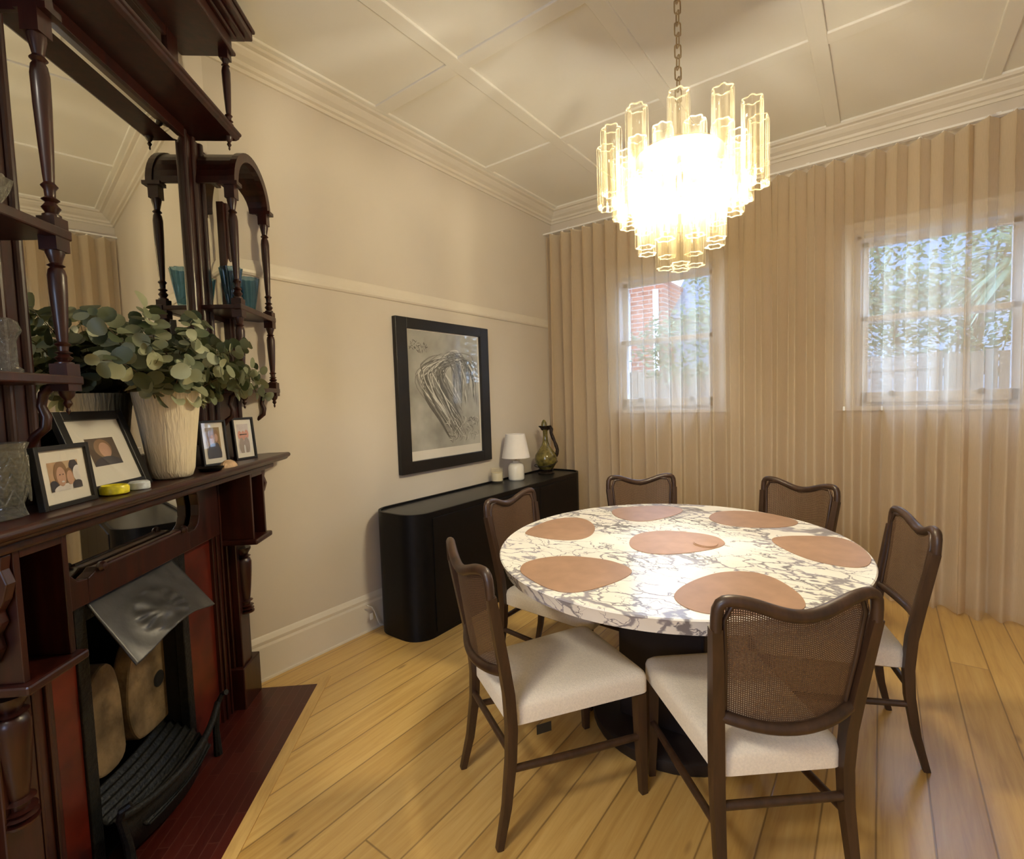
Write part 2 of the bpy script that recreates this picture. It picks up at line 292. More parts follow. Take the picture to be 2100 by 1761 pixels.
# ------------------------------------------------------------------ mesh helpers
class MB:
    def __init__(s): s.v = []; s.f = []; s.uv = {}; s.mi = []; s.cur = 0
    def add(s, vs, fs):
        o = len(s.v); s.v += [tuple(v) for v in vs]
        for f in fs: s.f.append(tuple(i+o for i in f)); s.mi.append(s.cur)
        return s
    def box(s, x0, x1, y0, y1, z0, z1):
        v = [(x, y, z) for x in (x0, x1) for y in (y0, y1) for z in (z0, z1)]
        return s.add(v, [(0, 1, 3, 2), (4, 6, 7, 5), (0, 4, 5, 1), (2, 3, 7, 6), (0, 2, 6, 4), (1, 5, 7, 3)])
    def tube(s, pts, rad, n=8, closed=False, cap=True, aspect=1.0, twist=0.0, sq=False):
        pts = [Vector(p) for p in pts]; N = len(pts); rings = []
        if not hasattr(rad, '__len__'): rad = [rad]*N
        prev = None
        for i in range(N):
            a = pts[(i-1) % N] if (i > 0 or closed) else pts[i]; b = pts[(i+1) % N] if (i < N-1 or closed) else pts[i]
            t = (b-a).normalized()
            if prev is None:
                up = Vector((0, 0, 1)) if abs(t.z) < .9 else Vector((0, 1, 0))
                x = t.cross(up).normalized()
            else:
                x = (prev - t*prev.dot(t)).normalized()
            prev = x; y = t.cross(x)
            ring = []
            for k in range(n):
                an = 2*PI*k/n + twist
                cx, sn = math.cos(an), math.sin(an)
                if sq:
                    q = max(abs(cx), abs(sn)); p = .80; cx, sn = cx/(q**p), sn/(q**p)
                ring.append(pts[i] + x*(cx*rad[i]) + y*(sn*rad[i]*aspect))
            rings.append(ring)
        vs = [v for r in rings for v in r]; fs = []
        M_ = N if closed else N-1
        for i in range(M_):
            j = (i+1) % N
            for k in range(n):
                k2 = (k+1) % n; fs.append((i*n+k, i*n+k2, j*n+k2, j*n+k))
        if cap and not closed:
            fs.append(tuple(range(n-1, -1, -1))); fs.append(tuple((N-1)*n+k for k in range(n)))
        return s.add(vs, fs)
    def lathe(s, prof, cx=0, cy=0, z0=0, n=24, lobes=0, lob=0.0, cap=(True, True), a0=0, a1=2*PI, sx=1, sy=1):
        full = abs(a1-a0-2*PI) < 1e-6; cnt = n if full else n+1; vs = []; fs = []
        for r, z in prof:
            for k in range(cnt):
                a = a0+(a1-a0)*k/n; q = r*(1+lob*math.cos(lobes*a)) if lobes else r
                vs.append((cx+q*math.cos(a)*sx, cy+q*math.sin(a)*sy, z0+z))
        for i in range(len(prof)-1):
            for k in range(n):
                k2 = (k+1) % cnt; fs.append((i*cnt+k, i*cnt+k2, (i+1)*cnt+k2, (i+1)*cnt+k))
        if cap[0] and prof[0][0] > 1e-5: fs.append(tuple(range(cnt-1, -1, -1)))
        if cap[1] and prof[-1][0] > 1e-5: fs.append(tuple((len(prof)-1)*cnt+k for k in range(cnt)))
        return s.add(vs, fs)
    def prism(s, poly, a, b, axis='y'):
        """extrude a 2D outline between a and b along axis; outline coords are the other two axes in order"""
        def P3(p, t):
            return (t, p[0], p[1]) if axis == 'x' else (p[0], t, p[1]) if axis == 'y' else (p[0], p[1], t)
        n = len(poly); vs = [P3(p, a) for p in poly]+[P3(p, b) for p in poly]
        fs = [tuple(range(n-1, -1, -1)), tuple(range(n, 2*n))]+[(i, (i+1) % n, n+(i+1) % n, n+i) for i in range(n)]
        return s.add(vs, fs)
    def grid(s, fn, nu, nv, uv=True):
        o = len(s.v); s.v += [tuple(fn(i/nu, j/nv)) for j in range(nv+1) for i in range(nu+1)]
        for j in range(nv):
            for i in range(nu):
                a = o+j*(nu+1)+i; s.uv[len(s.f)] = [(i/nu, j/nv), ((i+1)/nu, j/nv), ((i+1)/nu, (j+1)/nv), (i/nu, (j+1)/nv)]
                s.f.append((a, a+1, a+nu+2, a+nu+1)); s.mi.append(s.cur)
        return s
    def xf(s, mat):
        s.v = [tuple(mat @ Vector(v)) for v in s.v]; return s
    def build(s, name, mat, parent=None, smooth=False, bevel=0, angle=40, seg=2, solid=0, fix=True):
        me = bpy.data.meshes.new(name); me.from_pydata(s.v, [], s.f); me.update()
        mats = mat if isinstance(mat, (list, tuple)) else [mat]
        for q in mats: me.materials.append(q)
        if len(mats) > 1:
            for p, i in zip(me.polygons, s.mi): p.material_index = i
        if s.uv:
            ul = me.uv_layers.new(name='UVMap')
            for fi, uvs in s.uv.items():
                for li, c in zip(me.polygons[fi].loop_indices, uvs): ul.data[li].uv = c
        if fix:
            bm = bmesh.new(); bm.from_mesh(me); bmesh.ops.recalc_face_normals(bm, faces=bm.faces); bm.to_mesh(me); bm.free()
        o = bpy.data.objects.new(name, me); COL.objects.link(o)
        if parent: o.parent = parent
        if smooth:
            for p in me.polygons: p.use_smooth = True
            me.set_sharp_from_angle(angle=math.radians(angle))
        if bevel:
            b = o.modifiers.new('bevel', 'BEVEL'); b.width = bevel; b.segments = seg; b.limit_method = 'ANGLE'; b.angle_limit = math.radians(35)
        if solid:
            q = o.modifiers.new('thickness', 'SOLIDIFY'); q.thickness = solid
        return o
def tag(o, label=None, cat=None, group=None, kind=None):
    if label: o['label'] = label
    if cat: o['category'] = cat
    if group: o['group'] = group
    if kind: o['kind'] = kind
    return o
def empty(name, loc=(0, 0, 0), rz=0, label=None, cat=None, group=None):
    o = bpy.data.objects.new(name, None); COL.objects.link(o); o.location = loc; o.rotation_euler = (0, 0, rz); o.empty_display_size = .1
    return tag(o, label, cat, group)
def struct(o, kind='structure'): o['kind'] = kind; return o
def copy_tree(o, parent=None):
    c = o.copy(); COL.objects.link(c); c.parent = parent
    for ch in list(o.children): copy_tree(ch, c)
    return c
def arc(cx, cz, r, a0, a1, n): return [(cx+r*math.cos(a0+(a1-a0)*i/n), cz+r*math.sin(a0+(a1-a0)*i/n)) for i in range(n+1)]

# ------------------------------------------------------------------ room shell
WX, WY, H = -2.456, 4.0, 3.03
C0 = Vector((WX, 1.10, 0)); TH = math.radians(41)
ES = Vector((math.sin(TH), -math.cos(TH), 0)); EN = Vector((math.cos(TH), math.sin(TH), 0))
FRZ = math.atan2(ES.y, ES.x)
SB = 1.80
PB = C0+ES*SB
RX, BY = 2.7, -2.2
struct(MB().box(-3.0, RX+.2, BY-.2, WY+.3, -.06, 0).build('floor', M['floor']))
cb = MB().box(WX-.2, RX+.2, BY-.2, WY+.2, H+.012, H+.1)
xs = [-2.36, -1.730, -.995, -.262, .471, 1.204, 1.937]; ys = [3.935, 2.95, 1.97, .99, .01, -.97]
for x in xs: cb.box(x-.039, x+.039, BY, WY, H, H+.02)
for y in ys: cb.box(WX, RX, y-.045, y+.045, H+.0008, H+.02)
struct(cb.build('ceiling', M['ceiling'], bevel=.004))
struct(MB().box(WX-.15, WX, 1.10, WY+.2, 0, H+.02).box(WX-.15, WX, .80, 1.10, 0, H+.02).build('wall_left', M['wall']))
w1 = (-1.82, -1.02, 1.235, 2.33); w2 = (-.135, .665, 1.235, 2.33)
wb = MB()
xa = [WX-.15, w1[0], w1[1], w2[0], w2[1], RX+.15]
wb.box(xa[0], xa[1], WY, WY+.25, 0, H+.02).box(xa[2], xa[3], WY, WY+.25, 0, H+.02).box(xa[4], xa[5], WY, WY+.25, 0, H+.02)
for a, b in ((xa[1], xa[2]), (xa[3], xa[4])): wb.box(a, b, WY, WY+.25, 0, w1[2]).box(a, b, WY, WY+.25, w1[3], H+.02)
struct(wb.build('wall_far', M['wall']))
# fireplace wall with the firebox opening; local frame x=s, y=d
FP = Matrix.Translation(C0) @ Matrix.Rotation(FRZ, 4, 'Z')
fb = MB().box(-.02, .49, -.42, -.021, 0, H+.02).box(1.0, SB, -.42, -.021, 0, H+.02).box(.49, 1.0, -.42, -.021, .80, H+.02)
o = fb.build('wall_fireplace', M['wall']); o.matrix_world = FP; struct(o)
struct(MB().box(PB.x-.15, PB.x, BY, PB.y, 0, H+.02).build('wall_near_left', M['wall']))
struct(MB().box(RX, RX+.15, BY, WY, 0, H+.02).build('wall_right', M['wall']))
w3 = (-.35, .75, 1.15, 2.10)  # unseen window, added to let fill light onto the near chair
struct(MB().box(PB.x-.15, w3[0], BY-.15, BY, 0, H+.02).box(w3[1], RX+.15, BY-.15, BY, 0, H+.02).box(w3[0], w3[1], BY-.15, BY, 0, w3[2]).box(w3[0], w3[1], BY-.15, BY, w3[3], H+.02).build('wall_rear', M['wall']))
rw = MB()
for a, b, c, d in ((w3[0], w3[1], w3[2], w3[2]+.05), (w3[0], w3[1], w3[3]-.05, w3[3]), (w3[0], w3[0]+.05, w3[2], w3[3]), (w3[1]-.05, w3[1], w3[2], w3[3]), (w3[0], w3[1], 1.60, 1.64)): rw.box(a, b, BY-.11, BY-.05, c, d)
struct(rw.build('window_3', M['white_frame']))
# cornice: profile extruded
prof = [(0, 2.935), (.012, 2.935), (.014, 2.952), (.030, 2.956), (.034, 2.972), (.060, 2.985), (.080, 3.004), (.084, 3.012), (.105, 3.016), (.108, H+.01), (0, H+.01)]
def run(name, p, q, nrm, profile, mat):
    p, q, nrm = Vector(p), Vector(q), Vector(nrm); n = len(profile)
    vs = [p+nrm*a+Vector((0, 0, z)) for a, z in profile]+[q+nrm*a+Vector((0, 0, z)) for a, z in profile]
    fs = [tuple(range(n-1, -1, -1)), tuple(range(n, 2*n))]+[(i, (i+1) % n, n+(i+1) % n, n+i) for i in range(n)]
    return struct(MB().add(vs, fs).build(name, mat))
run('trim_1', (WX, 1.08, 0), (WX, WY, 0), (1, 0, 0), prof, M['trim'])
run('trim_2', (WX, WY, 0), (RX, WY, 0), (0, -1, 0), prof, M['trim'])
bp0 = C0-EN*.021
run('trim_3', bp0-ES*.02, bp0+ES*SB, EN, prof, M['trim'])
run('trim_4', (RX, WY, 0), (RX, BY, 0), (-1, 0, 0), prof, M['trim'])
rail = [(0, 1.988), (.010, 1.990), (.016, 2.0), (.017, 2.012), (.013, 2.026), (.009, 2.045), (.004, 2.060), (0, 2.066)]
run('trim_5', (WX, 1.11, 0), (WX, WY, 0), (1, 0, 0), rail, M['trim'])
run('trim_6', (RX, WY, 0), (RX, BY, 0), (-1, 0, 0), rail, M['trim'])
base = [(0, 0), (.022, 0), (.022, .010), (.014, .012), (.014, .165), (.010, .178), (.012, .195), (.004, .215), (0, .222)]
run('baseboard_left', (WX, 1.10, 0), (WX, WY, 0), (1, 0, 0), base, M['trim'])
run('baseboard_far', (WX, WY, 0), (RX, WY, 0), (0, -1, 0), base, M['trim'])
run('baseboard_right', (RX, WY, 0), (RX, BY, 0), (-1, 0, 0), base, M['trim'])

# windows
def window(idx, x0, x1, z0, z1):
    e = empty('window_%d' % idx, ((x0+x1)/2, WY, z0)); struct(e)
    cx = (x0+x1)/2
    def L(mb): return mb.xf(Matrix.Translation((-cx, -WY, -z0)))
    a = MB(); A = .085
    a.box(x0-A, x0, WY-.018, WY+.02, z0, z1+A).box(x1, x1+A, WY-.018, WY+.02, z0, z1+A).box(x0-A, x1+A, WY-.022, WY+.02, z1, z1+A)
    L(a).build('architrave', M['white_frame'], e, bevel=.004)
    L(MB().box(x0-A-.02, x1+A+.02, WY-.032, WY+.06, z0-.03, z0)).build('window_sill', M['white_frame'], e, bevel=.004)
    f = MB(); f.box(x0, x0+.022, WY, WY+.16, z0, z1).box(x1-.022, x1, WY, WY+.16, z0, z1).box(x0, x1, WY, WY+.16, z1-.022, z1).box(x0, x1, WY+.06, WY+.16, z0-.0, z0+.02)
    L(f).build('window_frame', M['white_frame'], e, bevel=.002)
    zm = 1.80
    for nm, ya, lo, hi, bt in (('lower_sash', WY+.045, z0+.02, zm+.02, .07), ('upper_sash', WY+.095, zm-.02, z1-.022, .035)):
        s = MB(); xa, xb = x0+.022, x1-.022
        s.box(xa, xa+.04, ya, ya+.04, lo, hi).box(xb-.04, xb, ya, ya+.04, lo, hi).box(xa, xb, ya, ya+.04, lo, lo+bt).box(xa, xb, ya, ya+.04, hi-.035, hi)
        so = L(s).build(nm, M['white_frame'], e, bevel=.003)
        L(MB().box(xa+.035, xb-.035, ya+.018, ya+.022, lo+bt-.004, hi-.03)).build('pane', M['pane'], so)
        if nm == 'lower_sash':
            for t in (.22, .78):
                h = MB().box(xa+(xb-xa)*t-.014, xa+(xb-xa)*t+.014, ya-.022, ya, lo+bt-.030, lo+bt+.004)
                L(h).build('sash_lift', M['steel'], so)
    return e
window(1, *w1); window(2, *w2)

# ------------------------------------------------------------------ curtains
def curtain(name, x0, x1, y0, seed, label, side):
    rnd = random.Random(seed); npl = round((x1-x0)/.104)
    ph = [rnd.uniform(-.25, .25) for _ in range(npl+3)]; am = [rnd.uniform(.75, 1.2) for _ in range(npl+3)]
    am2 = [rnd.uniform(.55, 1.35) for _ in range(npl+3)]; sh = [rnd.uniform(-.5, .5) for _ in range(npl+3)]
    ZT, ZB = 2.795, .012
    def fn(u, v):
        t = u*npl; k = int(t); f = t-k; s = lambda L_: L_[k]*(1-f)+L_[k+1]*f
        down = v
        a = .058*(s(am)*(1-down)+s(am2)*down)
        x = x0+(x1-x0)*u+.010*math.sin(4*PI*t)*(1-down) + .03*down*s(sh)
        y = y0+a*math.sin(2*PI*t+s(ph)*down*2.2)+.030*min(1, down*1.6)*math.sin(2*PI*t*.46+seed)
        z = ZT+(ZB-ZT)*v+(.006*math.sin(2*PI*t*.21+seed) if v == 1 else 0)
        return (x-(x0+x1)/2, y-y0, z)
    e = empty(name, ((x0+x1)/2, y0, 0), 0, label, 'curtain')
    ob = MB().grid(fn, npl*14, 26).build('fabric', M['curtain'], e, smooth=True, angle=180, fix=False)
    g = None
    for k in range(npl+1):
        gx = x0+(x1-x0)*(k+.75)/npl-(x0+x1)/2
        if gx > (x1-x0)/2-.01: continue
        if g is None: g = MB().lathe([(.006, 0), (.011, .006), (.011, .014), (.005, .020)], n=10).build('glider', M['white_plastic'], e); q = g
        else: q = g.copy(); COL.objects.link(q); q.parent = e
        q.location = (gx, -.020, 2.787)
    return e
curtain('sheer_curtain', -2.44, .405, 3.885, 3, 'long sheer beige linen curtain over the left window, reaching the picture wall corner', 'l')
curtain('sheer_curtain', .375, 2.60, 3.835, 11, 'sheer beige linen curtain at the right edge, lapping over its neighbour across the right window', 'r')
tk = MB().box(-2.45, 2.65, -.018, .018, 0, .012); tk.build('curtain_track', M['white_plastic']).location = (0, 3.872, 2.808)
tkr = bpy.data.objects['curtain_track']; tag(tkr, 'slim white curtain track running above both sheer curtains', 'curtain track')
for x in (-2.2, -1.2, -.4, .5, 1.4, 2.3): MB().box(x-.01, x+.01, -.006, .128, .012, .022).build('track_bracket', M['white_plastic'], tkr)

# ------------------------------------------------------------------ sideboard
SX0, SX1, SY0, SY1, SH = -2.428, -2.045, 1.825, 3.765, .722
def rrect(x0, x1, y0, y1, r, n=10):
    p = []
    for cx, cyy, a in ((x1-r, y1-r, 0), (x0+r, y1-r, PI/2), (x0+r, y0+r, PI), (x1-r, y0+r, 1.5*PI)):
        p += arc(cx, cyy, r, a, a+PI/2, n)
    return p
cxs, cys = (SX0+SX1)/2, (SY0+SY1)/2
sbd = empty('sideboard', (cxs, cys, 0), 0, 'long black rounded-corner sideboard against the cream wall under the framed drawing', 'sideboard')
def Ls(p): return [(a-cxs, b-cys) for a, b in p]
MB().prism(Ls(rrect(SX0, SX1, SY0, SY1, .13)), 0.0, SH-.012, 'z').build('body', M['black'], sbd, smooth=True, angle=30)
ring = MB(); po = Ls(rrect(SX0, SX1, SY0, SY1, .13)); pi_ = Ls(rrect(SX0+.014, SX1-.014, SY0+.014, SY1-.014, .118)); n = len(po)
ring.add([(a, b, SH-.012) for a, b in po]+[(a, b, SH+.004) for a, b in po]+[(a, b, SH+.004) for a, b in pi_]+[(a, b, SH-.012) for a, b in pi_],
         [(i, (i+1) % n, n+(i+1) % n, n+i) for i in range(n)]+[(n+i, n+(i+1) % n, 2*n+(i+1) % n, 2*n+i) for i in range(n)]+[(2*n+i, 2*n+(i+1) % n, 3*n+(i+1) % n, 3*n+i) for i in range(n)])
ring.build('raised_lip', M['black'], sbd, smooth=True, angle=30)
MB().prism(pi_, SH-.014, SH-.007, 'z').build('top', M['black_top'], sbd)
for a, b in ((SY0+.14, SY0+.69), (SY0+.694, SY0+1.246), (SY0+1.25, SY1-.14)):
    MB().box(SX1-cxs-.002, SX1-cxs+.006, a-cys, b-cys, .03, SH-.03).build('door', M['black'], sbd, bevel=.002)
SBZ = SH-.007
# candle jar
cj = empty('candle_jar', (-2.375, 2.985, SBZ), 0, 'small clear glass candle jar with cream wax, left of the white lamp', 'candle')
MB().lathe([(.042, 0), (.047, .006), (.047, .112), (.0445, .112), (.0445, .016), (.0, .014)], n=28).build('jar', M['jar_glass'], cj, smooth=True)
MB().lathe([(.0435, .017), (.0435, .078), (.0, .076)], n=24).build('wax', M['wax'], cj, smooth=True)
# lamp
lp = empty('table_lamp', (-2.322, 3.165, SBZ), 0, 'small white ceramic lamp with off-white cone shade, unlit, on the black sideboard', 'lamp')
MB().lathe([(.056, 0), (.062, .006), (.064, .014), (.064, .1), (.058, .122), (.042, .136), (.028, .140), (.028, .153), (.020, .155), (0, .155)], n=36).build('base', M['ceramic'], lp, smooth=True)
MB().lathe([(.006, .155), (.006, .186), (.013, .188), (.013, .235), (.004, .24)], n=12).build('lamp_holder', M['brass'], lp)
MB().lathe([(.112, .178), (.076, .365), (.0745, .364), (.1105, .178), (.112, .178)], n=48, cap=(False, False)).build('lamp_shade', M['shade'], lp, smooth=True)
# jug
jg = empty('jug', (-2.285, 3.545, SBZ), math.radians(33), 'green glazed ewer with dark twisted metal handle and flared spout on the sideboard', 'jug')
MB().lathe([(.042, .028), (.060, .045), (.088, .085), (.096, .125), (.090, .160), (.066, .195), (.036, .235), (.024, .275), (.020, .32), (.021, .36), (.026, .375)], n=36, cap=(True, False)).build('body', M['green_pottery'], jg, smooth=True)
MB().lathe([(.066, 0), (.070, .006), (.060, .016), (.048, .022), (.060, .030), (.064, .036), (.050, .042), (.030, .044)], n=32, lobes=10, lob=.03).build('foot', M['bronze'], jg, smooth=True)
sp = MB().lathe([(.024, .368), (.032, .385), (.044, .402), (.046, .405), (.038, .396), (.022, .38)], n=28, cap=(False, False), sx=1.25, sy=.8)
sp.add([(x-.012, y, z) for x, y, z in []], []); sp.build('spout', M['bronze'], jg, smooth=True)
MB().lathe([(.0, .46), (.010, .452), (.019, .435), (.023, .415), (.022, .395), (.012, .385)][::-1], -.008, 0, 0, 18, sx=1.1).build('stopper', M['green_pottery'], jg, smooth=True)
hd = [(.024, 0, .385), (.040, 0, .395), (.052, 0, .375), (.050, 0, .345), (.062, 0, .31), (.078, 0, .27), (.090, 0, .235), (.100, 0, .20), (.094, 0, .165), (.090, 0, .14)]
MB().tube(hd, [.014, .019, .018, .013, .016, .012, .016, .014, .016, .008], 10).build('handle', M['bronze'], jg, smooth=True)
vn = [(.097*math.cos(a)*1.0, .097*math.sin(a), .085+.02*math.sin(a*1.0+1)) for a in [i*2*PI/24 for i in range(24)]]
MB().tube(vn, .0035, 6, closed=True).build('band', M['bronze'], jg)

# framed drawing
pf = empty('framed_drawing', (WX, 2.538, .895), 0, 'large black framed pencil drawing of a curling form on the cream wall', 'picture')
FW, FH = .906, 1.0; b = .092
fm = MB(); y0, y1 = -FW/2, FW/2
fm.box(.001, .034, y0, y0+b, 0, FH).box(.001, .034, y1-b, y1, 0, FH).box(.001, .034, y0+b, y1-b, 0, b*.82).box(.001, .034, y0+b, y1-b, FH-b*.72, FH)
fm.build('frame', M['black_frame'], pf, bevel=.003)
MB().box(.002, .012, y0+.05, y1-.05, .05, FH-.04).build('mat_board', M['mat_board'], pf)
# drawing: paper and pencil strokes as thin raised strokes of graphite
art = MB(); aw, ah = .686, .79; ax = .0125; zb = .137
art.cur = 0; art.box(.0122, .0128, -aw/2, aw/2, zb, zb+ah)
rnd = random.Random(5)
def ribbon(pts, w0, w1, mi, lift):
    art.cur = mi; n = len(pts); vs = []
    for i, (py, pz) in enumerate(pts):
        a = pts[max(0, i-1)]; c = pts[min(n-1, i+1)]; dx, dz = c[0]-a[0], c[1]-a[1]; L_ = math.hypot(dx, dz) or 1
        t = i/(n-1); ww = (w0+(w1-w0)*t)*math.sin(PI*min(1, max(.02, t)))**.5
        nx, nz = -dz/L_*ww/2, dx/L_*ww/2
        for sg in (1, -1):
            yy = min(aw/2-.004, max(-aw/2+.004, py+sg*nx)); zz = min(zb+ah-.004, max(zb+.004, pz+sg*nz)); vs.append((lift, yy, zz))
    art.add(vs, [(2*i, 2*i+1, 2*i+3, 2*i+2) for i in range(n-1)])
for i in range(260):
    c0y = .02+rnd.gauss(0, .025); c0z = zb+.60+rnd.gauss(0, .02)
    sgn = -1 if rnd.random() < .62 else 1
    reach = rnd.uniform(.10, .36)*(1 if sgn < 0 else .8); drop = rnd.uniform(.12, .50)
    bend = rnd.uniform(.6, 1.1); pts = []
    for k in range(17):
        t = k/16
        if sgn < 0: yy = c0y-reach*math.sin(min(1, t*1.5)*PI*.5)*bend+(reach*.9+.14)*max(0, t-.42)**1.25*1.5; zz = c0z+.04*math.sin(t*PI)-(drop*.6+.26)*t**1.35
        else: yy = c0y+reach*math.sin(min(1, t*1.2)*PI*.5)*bend; zz = c0z+.05*math.sin(t*PI)-drop*.62*t**1.8
        yy += .006*math.sin(t*17+i); pts.append((yy, zz))
    q = rnd.random(); mi = 1 if q < .42 else 2 if q < .75 else 3
    ribbon(pts, rnd.uniform(.003, .008), rnd.uniform(.006, .020), mi, .01282+.0000025*i)
for i in range(90):
    yy = rnd.uniform(.0, .33); zz = zb+rnd.uniform(.02, .20)-.0; a = rnd.uniform(-.6, 2.2); L_ = rnd.uniform(.015, .06)
    ribbon([(yy+L_*t*math.cos(a+t), zz+L_*t*math.sin(a+t)) for t in (0, .25, .5, .75, 1)], .003, .006, rnd.choice((1, 2, 3)), .0133+.0000025*i)
for i in range(40):
    yy = rnd.uniform(-.33, -.18); zz = zb+.66+rnd.uniform(-.01, .06)-(yy+.33)*.1; a = rnd.uniform(0, 2.6); L_ = rnd.uniform(.012, .035)
    ribbon([(yy+L_*t*math.cos(a), zz+L_*t*math.sin(a)) for t in (0, .25, .5, .75, 1)], .004, .007, rnd.choice((1, 2)), .0136+.0000025*i)
gp = plain('graphite_wash', (.40, .40, .37), .8, var=.30, scale=5)
art.build('drawing', [gp, flat('graphite_dark', (.10, .10, .095)), flat('graphite_mid', (.22, .22, .205)), flat('paper_highlight', (.62, .62, .58))], pf, fix=False)
MB().box(.0165, .0178, y0+b-.004, y1-b+.004, .07, FH-.065).build('glass', M['picture_glass'], pf)
# white cord end by the sideboard
cd = empty('power_cord', (WX+.030, 1.800, .0), 0, 'white power cord with small tag hanging beside the sideboard above the baseboard', 'cord')
MB().tube([(.006, -.03, .17), (.012, .0, .150), (.008, .02, .12), (.012, .03, .08), (.010, .05, .03), (.012, .09, .004)], .003, 6).build('cord', M['white_plastic'], cd)
MB().box(.004, .008, -.012, .010, .075, .112).build('tag', M['white_plastic'], cd)

# ------------------------------------------------------------------ table
TX, TY, TZ = -.682, 1.995, .75
TRX, TRY = .680, .752      # slightly oval
tb = empty('dining_table', (TX, TY, 0), 0, 'round dining table with thick violet-veined white marble top and dark pedestal', 'table')
pr_ = [(.2, .694), (.955, .694), (.975, .699), (.996, .741), (1.0, .746), (.994, .75), (0, .75)]
top = MB().lathe(pr_, n=110, cap=(True, False), sx=TRX, sy=TRY); top.build('tabletop', M['marble'], tb, smooth=True, angle=25)
MB().box(-.17, .17, -.17, .17, .05, .695).build('pedestal', M['pedestal'], tb, bevel=.01)
MB().lathe([(.33, 0), (.335, .01), (.335, .045), (.32, .055), (0, .055)], n=40).build('pedestal_base', M['pedestal'], tb, smooth=True)
def smooth_loop(p, k=3):
    for _ in range(k):
        q = []
        for i in range(len(p)):
            a, b = p[i], p[(i+1) % len(p)]
            q += [(a[0]*.75+b[0]*.25, a[1]*.75+b[1]*.25), (a[0]*.25+b[0]*.75, a[1]*.25+b[1]*.75)]
        p = q
    return p
def pad(name, pts, z, th, mat, label, cat, group=None):
    c = (sum(p[0] for p in pts)/len(pts), sum(p[1] for p in pts)/len(pts))
    loop = smooth_loop([(p[0]-c[0], p[1]-c[1]) for p in pts], 2)
    o = MB().prism(loop, 0, th, 'z').build(name, mat, None, bevel=.0008, seg=1)
    o.location = (TX+c[0], TY+c[1], z); tag(o, label, cat, group); return o
MATS = {
'fl': [(-.34, -.60), (-.363, -.553), (-.36, -.496), (-.325, -.431), (-.269, -.384), (-.2, -.362), (-.119, -.352), (-.06, -.367), (-.023, -.387), (.001, -.411), (.011, -.449), (.007, -.503), (-.009, -.568), (-.035, -.635), (-.065, -.679), (-.093, -.70), (-.135, -.705), (-.194, -.69), (-.259, -.66), (-.313, -.63)],
'fr': [(.192, -.564), (.184, -.509), (.191, -.439), (.215, -.356), (.249, -.282), (.299, -.237), (.343, -.219), (.39, -.228), (.44, -.268), (.489, -.337), (.512, -.389), (.522, -.447), (.50, -.49), (.46, -.53), (.415, -.565), (.365, -.60), (.312, -.625), (.27, -.626), (.227, -.607)],
'lf': [(-.60, -.199), (-.622, -.134), (-.63, -.018), (-.62, .078), (-.575, .151), (-.514, .168), (-.45, .137), (-.387, .068), (-.347, -.007), (-.324, -.085), (-.328, -.155), (-.365, -.203), (-.435, -.227), (-.523, -.227), (-.58, -.215)],
'bl': [(-.439, .352), (-.456, .419), (-.431, .485), (-.364, .558), (-.279, .614), (-.2, .624), (-.151, .598), (-.132, .557), (-.128, .496), (-.141, .419), (-.169, .336), (-.206, .26), (-.26, .23), (-.323, .242), (-.388, .284)],
'br': [(.019, .453), (.009, .537), (.018, .609), (.068, .665), (.149, .70), (.234, .695), (.315, .655), (.371, .605), (.387, .561), (.38, .506), (.346, .449), (.286, .4), (.216, .368), (.13, .358), (.064, .393)],
'rt': [(.33, .209), (.332, .252), (.373, .302), (.437, .342), (.508, .376), (.56, .375), (.607, .32), (.640, .237), (.660, .144), (.660, .085), (.65, .031), (.625, -.0), (.586, -.012), (.531, -.007), (.471, .02), (.402, .089), (.35, .159)],
'ce': [(-.139, -.117), (-.163, -.043), (-.162, .037), (-.126, .1), (-.081, .141), (-.004, .162), (.074, .171), (.142, .149), (.187, .085), (.191, .036), (.166, -.031), (.121, -.099), (.079, -.148), (.028, -.189), (-.025, -.204), (-.075, -.192), (-.112, -.162)],
'co': [(.078, -.003), (.079, .06), (.1, .092), (.134, .092), (.166, .053), (.176, .005), (.158, -.028), (.12, -.033)]}
G = 'pebble-shaped leather placemats on the marble table'
for k, lb in (('fl', 'tan leather placemat at the near left of the table, before the side-on chair'),
              ('fr', 'tan leather placemat partly hidden behind the nearest chair back'),
              ('lf', 'tan leather placemat at the far left rim, before the chair beside the sideboard'),
              ('bl', 'mauve leather placemat on the far left, before the chair under the left window'),
              ('br', 'rosy leather placemat on the far edge, before the far right chair'),
              ('rt', 'tan leather placemat at the right end of the marble table'),
              ('ce', 'mauve leather placemat at the table centre with two coasters on it')):
    pad('placemat', MATS[k], TZ, .0025, M['leather'], lb, 'placemat', G)
pad('coaster', MATS['co'], TZ+.0025, .003, M['leather'], 'lower tan leather coaster lying on the central placemat', 'coaster', 'leather coasters stacked at the centre')
pad('coaster', [(x*.96+.006, y*.96+.003) for x, y in MATS['co']], TZ+.0057, .003, M['leather'], 'upper tan leather coaster, on top of the other coaster', 'coaster', 'leather coasters stacked at the centre')

